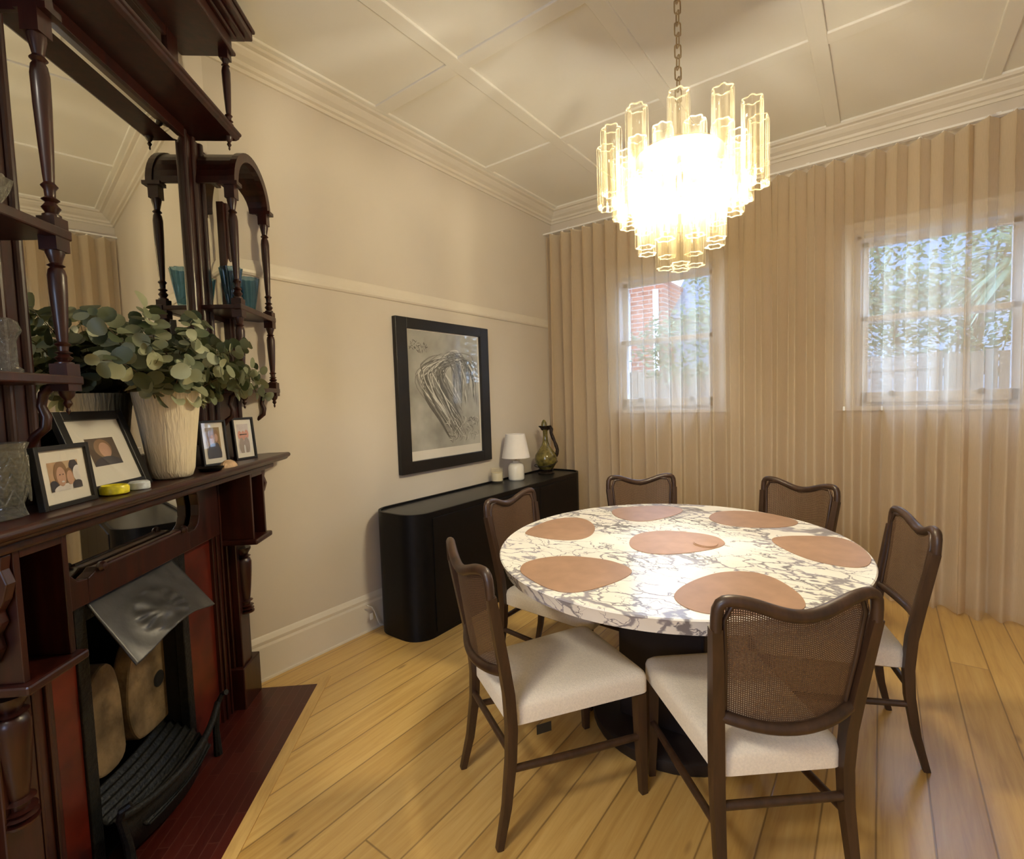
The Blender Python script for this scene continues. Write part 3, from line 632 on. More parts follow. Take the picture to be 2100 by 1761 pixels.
# ------------------------------------------------------------------ chairs (local: x right, y towards the table, z up)
def make_chair():
    t = empty('dining_chair')
    # seat: cushion with crowned top
    def seat_fn(z0, z1):
        pass
    sw_f, sw_b, yf, yb = .205, .172, .250, -.245
    def outline(off, n=7):
        pts = []; r = .035
        cs = [(sw_f-off, yf-off), (-sw_f+off, yf-off), (-sw_b+off, yb+off), (sw_b-off, yb+off)]
        for i in range(4):
            p = Vector(cs[i]); a = Vector(cs[i-1]); b = Vector(cs[(i+1) % 4]); da = (a-p).normalized(); db = (b-p).normalized()
            q0, q1 = p+da*r, p+db*r
            for k in range(n+1):
                u = k/n; pts.append(tuple((q0*(1-u)+p*u)*(1-u)+(p*(1-u)+q1*u)*u))
        return pts
    mb = MB(); levels = [(0.012, .350), (0.0, .358), (0.0, .405), (.004, .418), (.014, .428), (.04, .436), (.09, .441)]
    loops = [outline(o) for o, _ in levels]; n = len(loops[0]); vs = []
    for L_, (o, z) in zip(loops, levels): vs += [(x, y, z) for x, y in L_]
    fs = [(i*n+k, i*n+(k+1) % n, (i+1)*n+(k+1) % n, (i+1)*n+k) for i in range(len(levels)-1) for k in range(n)]
    fs += [tuple(range(n-1, -1, -1)), tuple((len(levels)-1)*n+k for k in range(n))]
    mb.add(vs, fs).build('seat', M['seat'], t, smooth=True, angle=50)
    wd = M['walnut']
    # back posts run from floor to the top rail
    def back_post(s):
        p = [(.184, -.298, 0), (.178, -.268, .12), (.174, -.248, .26), (.174, -.243, .36), (.178, -.250, .47), (.186, -.268, .58), (.196, -.289, .70), (.204, -.304, .785)]
        return [(s*x, y, z) for x, y, z in p], [.0110, .0135, .0160, .0170, .0172, .0165, .0155, .0140]
    for s in (1, -1):
        p, r = back_post(s); MB().tube(p, r, 12, sq=True, twist=PI/4).build('back_leg', wd, t, smooth=True, angle=60)
    for s in (1, -1):
        p = [(s*.180, .222, .352), (s*.182, .224, .2), (s*.187, .228, 0)]
        MB().tube(p, [.019, .017, .0125], 12, sq=True, twist=PI/4).build('front_leg', wd, t, smooth=True, angle=60)
        MB().tube([(s*.178, -.252, .232), (s*.181, 0, .212), (s*.184, .226, .200)], [.011, .0125, .011], 8).build('side_stretcher', wd, t, smooth=True, angle=60)
    MB().tube([(-.174, -.25, .285), (0, -.25, .285), (.174, -.25, .285)], .0115, 8).build('back_stretcher', wd, t, smooth=True, angle=60)
    # saddle-shaped top rail
    def tr(u):   # u -1..1
        a = abs(u); x = .205*u
        if a < .84: z = .822+.040*(.5-.5*math.cos(PI*a/.84))
        else:
            q = (a-.84)/.16; z = .862-.075*q**2.6; x = (.205*.84+.031*math.sin(min(1, q*1.25)*PI/2))*(1 if u > 0 else -1)
        y = -.306-.028*(1-u*u)
        return (x, y, z-.008)
    N = 64; pts = [tr(-1+2*i/N) for i in range(N+1)]
    rr_ = [.0142+.0025*math.sin(PI*i/N) for i in range(N+1)]
    MB().tube(pts, rr_, 12).build('top_rail', wd, t, smooth=True, angle=70)
    def lr(u):
        return (.180*u, -.258-.042*(1-u*u), .540-.026*(1-u*u))
    MB().tube([lr(-1+2*i/16) for i in range(17)], .0155, 12, aspect=1.0).build('lower_rail', wd, t, smooth=True, angle=70)
    def pn(u, v):
        U = -1+2*u; a = Vector(lr(U)); b = Vector(tr(U)); b.z = min(b.z, .852); p = a*(1-v)+b*v; p.x = U*(.170+.026*v); p.y -= .004*math.sin(PI*v)
        p.y += .006
        return p
    MB().grid(pn, 24, 16).build('cane_panel', M['rattan'], t, smooth=True, angle=180, fix=False)
    # rounded inner frame of the panel
    ins = [pn(u, v) for u, v in [(.035, .05), (.035, .5), (.035, .88), (.08, .955), (.2, .985), (.35, .975), (.5, .965), (.65, .975), (.8, .985), (.92, .955), (.965, .88), (.965, .5), (.965, .05)]]
    MB().tube([tuple(q) for q in ins], .007, 6).build('panel_trim', wd, t, smooth=True, angle=70)
    return t
ch0 = make_chair()
CH = [(-.917, 1.445, 59.3, 'side-on walnut cane-back chair with cream seat, nearest the fireplace'),
      (-.357, 1.586, 130.2, 'walnut cane-back chair with cream seat seen from behind, closest to the camera'),
      (-.197, 2.282, 196.4, 'walnut cane-back chair at the right end of the table by the bare floor'),
      (-1.228, 2.040, -.4, 'walnut cane-back chair between the black sideboard and the marble table'),
      (-.984, 2.659, -50.7, 'far left walnut chair, only its back showing, in front of the left window curtain'),
      (-.490, 2.774, -115.7, 'far right walnut chair, only its back showing, in front of the curtain between the windows')]
for i, (x, y, a, lb) in enumerate(CH):
    c = ch0 if i == 0 else copy_tree(ch0)
    c.location = (x, y, 0); c.rotation_euler = (0, 0, math.radians(a-90))
    tag(c, lb, 'chair', 'cane-back dining chairs around the marble table')
MB().box(.188, .1895, -.165, -.115, .322, .352).build('care_label', M['black_plastic'], ch0)

# ------------------------------------------------------------------ chandelier
CXc, CYc = -.638, 2.0
cz = empty('chandelier', (CXc, CYc, 0), 0, 'tiered chandelier of clear lobed glass tubes, lit warm, hung on a chain over the table', 'chandelier')
MB().lathe([(.0, H-.03), (.05, H-.028), (.058, H-.012), (.06, H+.001), (0, H+.001)], n=32).build('ceiling_rose', M['brass'], cz, smooth=True)
lk = MB(); zc = H-.03; k = 0
while zc > 2.44:
    hh, ww = .033, .012; pts = []
    for i in range(20):
        a = 2*PI*i/20; q = (ww*math.cos(a), (hh-ww)*(1 if math.sin(a) > .2 else -1 if math.sin(a) < -.2 else 0)+ww*math.sin(a))
        pts.append((q[0], 0, q[1]) if k % 2 == 0 else (0, q[0], q[1]))
    pts = [(p[0], p[1], zc-hh*.55+p[2]*.78) for p in pts]
    lk.tube(pts, .0030, 6, closed=True); zc -= .0405; k += 1
lk.xf(Matrix.Rotation(.7, 4, 'Z')).build('chain', M['brass'], cz, smooth=True)
fr = MB().tube([(0, 0, 2.455), (0, 0, 1.98)], .008, 8)
for r, z in ((.12, 2.272), (.05, 2.10)):
    fr.tube([(r*math.cos(a), r*math.sin(a), z) for a in [2*PI*i/36 for i in range(36)]], .004, 6, closed=True)
    for a in (0, PI/2, PI, PI*1.5): fr.tube([(0, 0, z), (r*math.cos(a), r*math.sin(a), z)], .0035, 6)
fr.lathe([(0, 2.268), (.165, 2.268), (.165, 2.274), (0, 2.274)], n=48)
fr.build('frame', M['brass'], cz)
def tube_mesh(L_):
    prof = [(.0345, -L_), (.0345, -L_*.5), (.0345, -.012), (.033, -.004), (.030, 0), (.0275, -.004), (.0265, -L_*.5), (.0265, -L_), (.0345, -L_)]
    mb = MB().lathe(prof, n=48, lobes=6, lob=.15, cap=(False, False)); mb.cur = 1
    for z in (-.001, -L_): mb.tube([(.0305*(1+.15*math.cos(6*a))*math.cos(a), .0305*(1+.15*math.cos(6*a))*math.sin(a), z) for a in [2*PI*i/48 for i in range(48)]], .0024, 5, closed=True)
    return mb
tubes = {}
def glass_tube(x, y, z1, L_, rot):
    if L_ not in tubes:
        o = tube_mesh(L_).build('glass_tube', [M['tube'], M['tube_rim']], cz, smooth=True, angle=50); tubes[L_] = o
    else:
        o = tubes[L_].copy(); COL.objects.link(o); o.parent = cz
    o.location = (x, y, z1); o.rotation_euler = (0, 0, rot)
AZ = math.atan2(-CYc, -CXc)   # towards the camera
for nT, R_, z1, L_, offa in ((12, .278, 2.355, .245, 0), (12, .205, 2.295, .255, PI/12), (8, .138, 2.20, .275, PI/8), (4, .054, 2.10, .252, 0)):
    for i in range(nT):
        a = AZ+offa+2*PI*i/nT; glass_tube(R_*math.cos(a), R_*math.sin(a), z1, L_, a*1.7)
bl = None
spots = [(.095*math.cos(2*PI*i/8), .095*math.sin(2*PI*i/8), 2.185) for i in range(8)]+[(0, 0, 2.085)]
for i, (x, y, z) in enumerate(spots):
    if bl is None:
        bl = MB().lathe([(.006, -.034), (.016, -.028), (.0205, -.010), (.019, .008), (.010, .028), (.003, .038), (0, .039)], n=14, cap=(True, False)).build('bulb', M['bulb'], cz, smooth=True); b_ = bl
    else:
        b_ = bl.copy(); COL.objects.link(b_); b_.parent = cz
    b_.location = (x, y, z)
    pl = bpy.data.lights.new('bulb_light', 'POINT'); pl.energy = BULB_W; pl.color = BULB_COL; pl.shadow_soft_size = .03
    po_ = bpy.data.objects.new('bulb_light', pl); COL.objects.link(po_); po_.parent = cz
    po_.location = (x*1.0, y*1.0, z+.0)

# ------------------------------------------------------------------ fireplace, all in the local frame x=s (leftwards), y=d (into room)
W = M['mahogany']
def fpe(name, s=0, d=0, z=0, label=None, cat=None, group=None):
    e = empty(name, tuple(C0+ES*s+EN*d+Vector((0, 0, z))), FRZ, label, cat, group); return e
TURN = [(.5, 0), (1, 0), (1, .02), (.62, .03), (.8, .045), (1.0, .06), (.75, .075), (.55, .09), (.95, .105), (.55, .12), (.6, .16), (.9, .18), (.55, .20), (.62, .24), (.78, .4), (.95, .62), (1.0, .78), (.85, .83), (.6, .85), (.95, .865), (.6, .885), (.75, .92), (1, .97), (1, 1), (.5, 1)]
def turned(mb, x, y, z0, z1, r):
    mb.lathe([(a*r, b*(z1-z0)) for a, b in TURN], x, y, z0, 16); return mb
fpl = fpe('fireplace_surround', label='dark mahogany fireplace mantelpiece with moulded shelf, niches and turned legs', cat='mantelpiece')
sh = MB()
sp_ = [(-.021, 1.090), (.185, 1.090), (.195, 1.094), (.200, 1.102), (.206, 1.104), (.212, 1.112), (.210, 1.120), (.204, 1.125), (-.021, 1.125)]
sh.prism(sp_, -.125, 1.515, 'x'); sh.build('mantel_shelf', W, fpl, bevel=.002)
MB().box(-.02, 1.42, -.02, .17, 1.065, 1.0905).build('shelf_moulding', W, fpl, bevel=.008)
for nm, sgn, sr in (('r', 1, .0), ('l', -1, 1.385)):
    X = (lambda v: sr+v) if sgn > 0 else (lambda v: sr-v)
    def bx(mb, a, b, c, d, e, f): return mb.box(min(X(a), X(b)), max(X(a), X(b)), c, d, e, f)
    nb = MB(); bx(nb, .185, .200, 0, .15, .775, 1.066); bx(nb, .060, .075, 0, .15, .775, 1.066); bx(nb, .075, .185, 0, .02, .775, 1.066); bx(nb, .075, .185, 0, .15, 1.045, 1.066)
    nb.build('niche_box', W, fpl, bevel=.002)
    ld_ = MB(); bx(ld_, .045, .215, -.0, .170, .752, .775); ld_.build('niche_ledge', W, fpl, bevel=.006)
    sc = MB(); pr2 = [(.0, 1.06), (.05, 1.06), (.045, 1.03), (.055, 1.0), (.045, .965), (.03, .94), (.035, .915), (.02, .89), (.025, .86), (.01, .83), (0, .82)]
    sc.prism([(.10+a, z) for a, z in pr2], min(X(.035), X(.058)), max(X(.035), X(.058)), 'x'); sc.build('scrolled_bracket', W, fpl, bevel=.003)
    lg = MB(); bx(lg, .05, .185, -.02, .028, .0, .752); bx(lg, .085, .175, .028, .060, .18, .752); bx(lg, .035, .20, -.02, .072, 0, .19)
    lg.build('leg', W, fpl, bevel=.004)
    tn = MB(); turned(tn, X(.12), .062, .42, .72, .034); tn.build('turned_half_column', W, fpl, smooth=True, angle=50)
    pb = MB(); bx(pb, .20, .285, -.02, .018, 0, 1.066); bx(pb, .215, .225, .018, .026, 0, 1.066); bx(pb, .255, .265, .018, .026, 0, 1.066); pb.build('side_board', W, fpl, bevel=.002)
# frieze: lower rail and cheeks around a long scrolled opening
def frieze():
    mb = MB(); d0, d1 = .018, .052
    outl = [(.285, .825), (1.10, .825), (1.10, 1.066), (1.02, 1.066)]
    hole_l = [(1.02, 1.066), (1.045, 1.05), (1.065, 1.02), (1.072, .97), (1.06, .925), (1.035, .90), (1.0, .895), (.975, .905), (.96, .915), (.945, .912)]
    hole_r = [(.56, .912), (.545, .915), (.53, .905), (.505, .893), (.47, .895), (.445, .91), (.43, .94), (.427, .98), (.435, 1.02), (.455, 1.05), (.48, 1.066)]
    # left cheek, right cheek, lower rail as separate convexish polygons
    mb.prism([(1.10, .825), (1.10, 1.066)]+hole_l[0:7]+[(1.0, .825)], d0, d1, 'y')
    mb.prism([(1.0, .825), (1.0, .895)]+hole_l[7:]+hole_r[:3]+[(.505, .893), (.505, .825)], d0, d1, 'y')
    mb.prism([(.505, .825), (.505, .893)]+hole_r[4:]+[(.285, 1.066), (.285, .825)], d0, d1, 'y')
    return mb
frieze().build('frieze_board', W, fpl, bevel=.003)
MB().tube([(.935, .054, .912), (.57, .054, .912)], .006, 8).build('frieze_bead', W, fpl, smooth=True)
for x in (.955, .55): MB().lathe([(.004, 0), (.013, .003), (.015, .012), (.010, .02), (0, .022)], n=16).xf(Matrix.Translation((x, .048, .914)) @ Matrix.Rotation(-PI/2, 4, 'X')).build('frieze_rosette', W, fpl, smooth=True)
MB().box(.40, 1.09, .004, .010, .88, 1.066).build('frieze_mirror', M['mirror'], fpl)
MB().box(.285, 1.10, -.02, .004, .805, 1.066).build('frieze_backing', W, fpl)

ins = fpe('fireplace_insert', label='black cast iron fireplace insert with red tiled cheeks and pressed metal hood', cat='fireplace')
for a, b in ((.285, .475), (1.005, 1.185)): MB().box(a, b, -.02, .004, 0, .825).build('red_tile_cheek', M['slip'], ins)
fi = MB(); fi.box(.475, .515, -.02, .012, 0, .825).box(.965, 1.005, -.02, .012, 0, .825).box(.515, .965, -.02, .012, .76, .825); fi.build('iron_frame', M['iron'], ins, bevel=.003)
fx = MB(); fx.box(.49, .50, -.40, -.02, 0, .80).box(.99, 1.0, -.40, -.02, 0, .80).box(.49, 1.0, -.415, -.40, 0, .80).box(.49, 1.0, -.4, -.02, .79, .80).box(.49, 1.0, -.4, -.02, 0, .012); fx.build('firebox', M['soot'], ins)
def hood(u, v):
    s = .968-.40*u; d = .016+.135*v+.018*math.sin(PI*u)*v; z = .815-.185*v
    if v > 0: z += .045*v*v*math.sin(PI*u)**1.3
    cxh, czh = .45, .62; rr2 = math.hypot((u-cxh)/.20, (v-czh)/.30)
    d += .012*math.exp(-rr2**2*1.2)+.004*math.sin(rr2*7)*math.exp(-rr2*.8)
    if rr2 < 1.2: d += .004*math.sin(9*math.atan2(v-czh, u-cxh))*rr2
    s += (.0 if v < 1 else 0)+(u-.5)*-.03*v
    return (s, d, z)
MB().grid(hood, 48, 40).build('hood', M['steel'], ins, smooth=True, angle=180, solid=.004)
gr = fpe('fire_grate', .73, 0, 0, 'black cast iron fire grate with fluted tray standing in the fireplace', 'grate')
def tray(u, v):
    s = -.235+.47*u; d = -.10+.20*v; rib = .006*math.sin(v*PI*14)
    return (s*(1-.25*v*v), d+.02*math.sin(PI*u), .125+.05*(1-v)+rib-.03*v*v)
MB().grid(tray, 24, 60).build('fluted_tray', M['iron'], gr, smooth=True, angle=180, solid=.006)
rim = [(-.275+.55*i/20, .085+.045*math.sin(PI*i/20), .165+.0*i+.03*(abs(i-10)/10)**3) for i in range(21)]
MB().tube(rim, .012, 10).build('front_rail', M['iron'], gr, smooth=True)
MB().add([(x, y-.004, z) for x, y, z in rim]+[(x*.8, y-.03, .03) for x, y, z in rim], [(i, i+1, 21+i+1, 21+i) for i in range(20)]).build('front_apron', M['iron'], gr, solid=.008, smooth=True, angle=180)
for sgn in (-1, 1):
    MB().tube([(sgn*.245, .09, .0), (sgn*.25, .085, .10), (sgn*.272, .085, .19), (sgn*.285, .10, .225), (sgn*.275, .12, .235)], [.016, .012, .011, .010, .010], 8).build('leg', M['iron'], gr, smooth=True)
    MB().tube([(sgn*.2, -.10, .0), (sgn*.2, -.10, .16)], .012, 8).build('leg', M['iron'], gr, smooth=True)
def log(name, pts, d0, d1, label, s0):
    zb_ = min(p[1] for p in pts); loop = smooth_loop([(a-s0, z-zb_) for a, z in pts], 2)
    o = MB().prism(loop, 0, d1-d0, 'y').build(name, [M['stone']], None, bevel=.008)
    o.location = C0+ES*s0+EN*d0+Vector((0, 0, zb_)); o.rotation_euler = (0, 0, FRZ); tag(o, label, 'firewood', 'split logs standing in the grate'); return o
lA = log('split_log', [(.43, .185), (.44, .33), (.47, .47), (.55, .555), (.62, .56), (.675, .50), (.70, .40), (.705, .30), (.68, .22), (.64, .185)], -.135, -.075, 'pale split log with a dark knot, on the right in the grate', .56)
MB().lathe([(.0, .004), (.022, .003), (.030, 0)], n=14).xf(Matrix.Translation((-.02, .0615, .17)) @ Matrix.Rotation(-PI/2, 4, 'X')).build('knot', M['soot'], lA)
log('split_log', [(.715, .185), (.72, .30), (.725, .44), (.75, .53), (.80, .55), (.86, .50), (.875, .38), (.87, .25), (.84, .185)], -.15, -.08, 'pale split log leaning at the left side of the grate', .80)
# hearth
ht = fpe('hearth', label='dark red tiled hearth edged with a pine border strip, before the fireplace', cat='hearth')
MB().box(.03, 1.60, -.02, .33, 0, .004).build('hearth_tiles', M['hearth'], ht)
bd = MB(); bd.box(-.035, 1.60, .33, .375, 0, .0045); bd.build('border_strip', wood('pine_border', (.46, .28, .085), (.64, .42, .14), .4, .2, (1, 8, 8)), ht)
pe = MB().lathe([(.0, .0), (.030, .0), (.030, .006), (.02, .012), (0, .013)], n=20, sx=1.0, sy=.45).build('pebble', M['shell']); pe.location = C0+ES*1.02+EN*.15+Vector((0, 0, .004)); pe.rotation_euler = (0, 0, FRZ+.3)
tag(pe, 'small pale chip lying on the dark red hearth', 'chip')

# overmantel
om = fpe('overmantel_mirror', 0, 0, 1.125, 'tall dark mahogany overmantel with mirrors, turned posts, arched side bays and small shelves', 'overmantel mirror')
Z0 = 1.125
def zz(mb): return mb.xf(Matrix.Translation((0, 0, -Z0)))
bk = MB(); bk.box(-.09, 1.475, -.0205, .002, Z0, 2.30).box(.05, 1.335, -.0205, .002, 2.30, 2.47).box(.29, 1.095, -.0205, .002, 2.47, 2.86); zz(bk).build('back_panel', W, om)
zz(MB().box(.305, 1.075, .002, .008, 1.20, 2.455)).build('main_mirror', M['mirror'], om)
zz(MB().add([(.305, .0085, 2.405), (1.075, .0085, 2.405), (1.075, .0145, 2.432), (.305, .0145, 2.432)], [(0, 1, 2, 3)]).add([(.305, .004, 2.405), (1.075, .004, 2.405), (1.075, .004, 2.432), (.305, .004, 2.432)], [(0, 1, 2, 3)])).build('mirror_bevel', M['mirror'], om)
fr_ = MB()
for a, b in ((.155, .305), (1.075, 1.225)):
    fr_.box(a, b, .002, .018, Z0, 2.47)
    for t in (.10, .5, .90): fr_.prism(arc(a+(b-a)*t, .016, .014, 0, PI, 8), Z0, 2.47, 'z')
fr_.box(.305, 1.075, .002, .028, Z0, 1.205).box(.305, 1.075, .002, .030, 2.432, 2.475)
zz(fr_).build('mirror_frame', W, om, bevel=.002)
def CM(v): return 1.38-v     # mirror image about the centre line
for side in (0, 1):
    f = (lambda v: v) if side == 0 else CM
    def bb(mb, a, b, c, d, e, g): return mb.box(min(f(a), f(b)), max(f(a), f(b)), c, d, e, g)
    zz(bb(MB(), .005, .155, .002, .007, 1.80, 2.40)).build('side_mirror', M['mirror'], om)
    zz(bb(MB(), .005, .155, .002, .007, 1.455, 1.745)).build('side_mirror', M['mirror'], om)
    sm = MB(); bb(sm, -.06, .008, .002, .022, Z0, 2.30); bb(sm, -.09, .155, .002, .02, Z0, 1.425); bb(sm, .0, .155, .002, .018, 2.36, 2.42)
    sm.prism(arc(f(-.026), .02, .014, 0, PI, 8), Z0, 2.30, 'z'); zz(sm).build('bay_frame', W, om, bevel=.002)
    for z0, z1, nm in ((1.765, 1.790, 'bay_shelf'), (1.420, 1.442, 'bay_shelf')):
        sb = MB(); bb(sb, -.120, .245, .002, .172, z0+.003, z1-.003); bb(sb, -.125, .25, .150, .180, z0, z1); zz(sb).build(nm, W, om, bevel=.004)
    for xq in (.222, -.100):
        x = f(xq); po2 = MB(); q = .020
        po2.box(x-q, x+q, .150-q+.008, .150+q+.008, 1.405, 1.470).box(x-q, x+q, .158-q, .158+q, 1.735, 1.812).box(x-q, x+q, .158-q, .158+q, 2.225, 2.285)
        turned(po2, x, .158, 1.468, 1.738, .0185); turned(po2, x, .158, 1.810, 2.228, .0185)
        po2.lathe([(.0, -.06), (.005, -.05), (.003, -.043), (.010, -.032), (.006, -.024), (.014, -.014), (.017, 0)], x, .158, 1.407, 12, cap=(False, False))
        zz(po2).build('turned_post', W, om, smooth=True, angle=35)
    # arched hood of the bay
    cxa = f(.061); ra = .178; outer = arc(cxa, 2.285, ra, 0, PI, 20); inner = arc(cxa, 2.285, ra-.014, PI, 0, 20)
    ar = MB()
    for (d0, d1, r0_, r1_) in ((.002, .178, ra-.012, ra), (.158, .184, ra-.030, ra+.006)):
        for i in range(20):
            a0, a1 = PI*i/20, PI*(i+1)/20
            P4 = [(cxa+r_*math.cos(a), 2.285+r_*math.sin(a)) for r_, a in ((r0_, a0), (r1_, a0), (r1_, a1), (r0_, a1))]
            ar.prism(P4, d0, d1, 'y')
    ar.box(cxa-ra-.012, cxa-ra+.035, .125, .195, 2.275, 2.290).box(cxa+ra-.035, cxa+ra+.012, .125, .195, 2.275, 2.290)
    zz(ar).build('arched_hood', W, om, smooth=True, angle=30)
    # scroll brackets under the low shelf
    for xq in (.222, -.100):
        x = f(xq); pts = [(.150, 1.425), (.128, 1.420), (.105, 1.400), (.098, 1.370), (.108, 1.345), (.104, 1.318), (.080, 1.300), (.062, 1.272), (.066, 1.245), (.060, 1.215), (.030, 1.195), (.004, 1.19)]
        sb = MB().tube([(x, d, z) for d, z in pts], [.014, .013, .012, .011, .012, .012, .013, .012, .012, .013, .014, .012], 8, aspect=.8); zz(sb).build('scroll_bracket', W, om, smooth=True, angle=60)
    # upper corner bracket between post and panel
    x = f(.228); ub = MB(); turned(ub, x, .170, 2.505, 2.795, .0165); ub.box(x-.018, x+.018, .152, .188, 2.780, 2.83).box(x-.016, x+.016, .154, .186, 2.495, 2.512)
    ub.lathe([(.0, -.055), (.004, -.048), (.003, -.04), (.009, -.03), (.005, -.022), (.013, -.010), (.015, 0)], x, .165, 2.472, 12, cap=(False, False))
    zz(ub).build('upper_post', W, om, smooth=True, angle=35)
    sc = MB(); pp = [(0, 2.50), (.06, 2.50), (.055, 2.54), (.035, 2.56), (.03, 2.60), (.012, 2.625), (.010, 2.72), (0, 2.76)]
    sc.prism([(f(.29) - (a if side == 0 else -a), z) for a, z in pp], -.005, .014, 'y'); zz(sc).build('scrolled_ear', W, om, bevel=.003)
us = MB(); us.prism([(.002, 2.472), (.18, 2.472), (.192, 2.478), (.196, 2.486), (.202, 2.490), (.204, 2.498), (.198, 2.503), (.002, 2.503)], .195, 1.185, 'x'); zz(us).build('upper_shelf', W, om, bevel=.002)
zz(MB().box(.36, 1.02, .002, .008, 2.56, 2.78)).build('upper_mirror', M['mirror'], om)
uf = MB(); uf.box(.29, .36, .002, .02, 2.503, 2.86).box(1.02, 1.095, .002, .02, 2.503, 2.86).box(.36, 1.02, .002, .018, 2.503, 2.56).box(.36, 1.02, .002, .018, 2.78, 2.86); zz(uf).build('upper_frame', W, om, bevel=.003)
cr = MB()
for s0, d1, z0, z1 in ((.205, .192, 2.825, 2.880), (.195, .202, 2.812, 2.828), (.190, .208, 2.880, 2.892), (.165, .232, 2.892, 2.910), (.140, .252, 2.910, 2.945), (.130, .260, 2.945, 2.962)):
    cr.box(s0, CM(s0), -.018, d1, z0, z1)
zz(cr).build('crown_cornice', W, om, bevel=.006)

# ------------------------------------------------------------------ things on the mantel
MZ = 1.125
vs_ = fpe('vase', .695, .118, MZ, 'tall cream ribbed ceramic vase in the middle of the mantel shelf, holding eucalyptus', 'vase')
MB().lathe([(.046, 0), (.058, .006), (.066, .03), (.071, .08), (.078, .14), (.087, .21), (.098, .288), (.094, .288), (.084, .22), (.074, .14), (.062, .04), (.0, .03)], n=56).build('body', M['vase'], vs_, smooth=True, angle=60)
# eucalyptus
eu = fpe('eucalyptus_bunch', .695, .118, MZ+.28, 'bunch of round-leaved grey green eucalyptus spreading from the ribbed vase', 'foliage')
rnd = random.Random(21)
def leaf(mb, base, nrm, out, r):
    nrm = nrm.normalized(); out = (out-nrm*out.dot(nrm)).normalized(); sd = nrm.cross(out)
    o = len(mb.v); n = 12; c = base+out*r*.95; fold = rnd.uniform(-.25, .55); vs = [c-nrm*r*.10]
    for k in range(n):
        a = 2*PI*k/n; q = r*(1-.14*(1+math.cos(a-PI))**2*.25)
        p = c+out*math.cos(a)*q*1.05+sd*math.sin(a)*q*.92+nrm*(fold*r*math.sin(a)**2-.14*r*math.cos(a)); vs.append(p)
    mb.add(vs, [(0, 1+k, 1+(k+1) % n) for k in range(n)])
tips = [(-.46, .10, .06), (-.36, .16, .14), (-.26, .20, .02), (-.40, .02, .16), (-.22, .06, .22), (-.12, .20, .10), (-.30, .24, -.05), (-.05, .12, .20), (.08, .20, .12), (.16, .10, .20), (.26, .16, .08), (.32, .06, .15), (.20, .24, .02), (.38, .12, .03), (-.16, .26, .0), (.04, .26, .04), (-.42, .17, .00), (.28, .00, .18), (-.2, .1, .12), (.1, .05, .14), (-.36, .2, .05)]
for ti, (a, d, z) in enumerate(tips):
    d = max(d-.05, -.05)
    z = z+.05; tip = Vector((a, d, z)); st = Vector((a*.12, d*.12, -.08)); mid = Vector((a*.38, d*.4, .07+abs(z)*.4)); path = []
    for k in range(13):
        t = k/12; path.append(st*(1-t)**2+mid*2*t*(1-t)+tip*t*t)
    mb = MB(); mb.cur = 0; mb.tube([tuple(p) for p in path], [.0022*(1-.6*k/12) for k in range(13)], 5); mb.cur = 1
    for k in range(3, 13):
        for rep in range(3):
            p = path[k]; ang = (k % 2)*PI/2+rep*2.1+rnd.uniform(-.5, .5); t = (path[min(12, k+1)]-path[k-1]).normalized()
            x = t.cross(Vector((0, 0, 1))).normalized(); y = t.cross(x); out = x*math.cos(ang)+y*math.sin(ang)+t*.35
            nrm = t*.9+Vector((rnd.uniform(-1, 1), rnd.uniform(-.4, 1), rnd.uniform(-.5, 1)))
            r = rnd.uniform(.015, .034)*(1.1-.3*k/12)
            q = p+out.normalized()*.004
            leaf(mb, q, nrm, out, r)
    # keep leaves on the room side of the mirrors
    mb.v = [(x_, max(y_, -.088+.0*x_), z_) for x_, y_, z_ in mb.v]
    mb.build('leafy_branch', [M['stem'], M['euc']], eu, smooth=True, angle=180, fix=False)
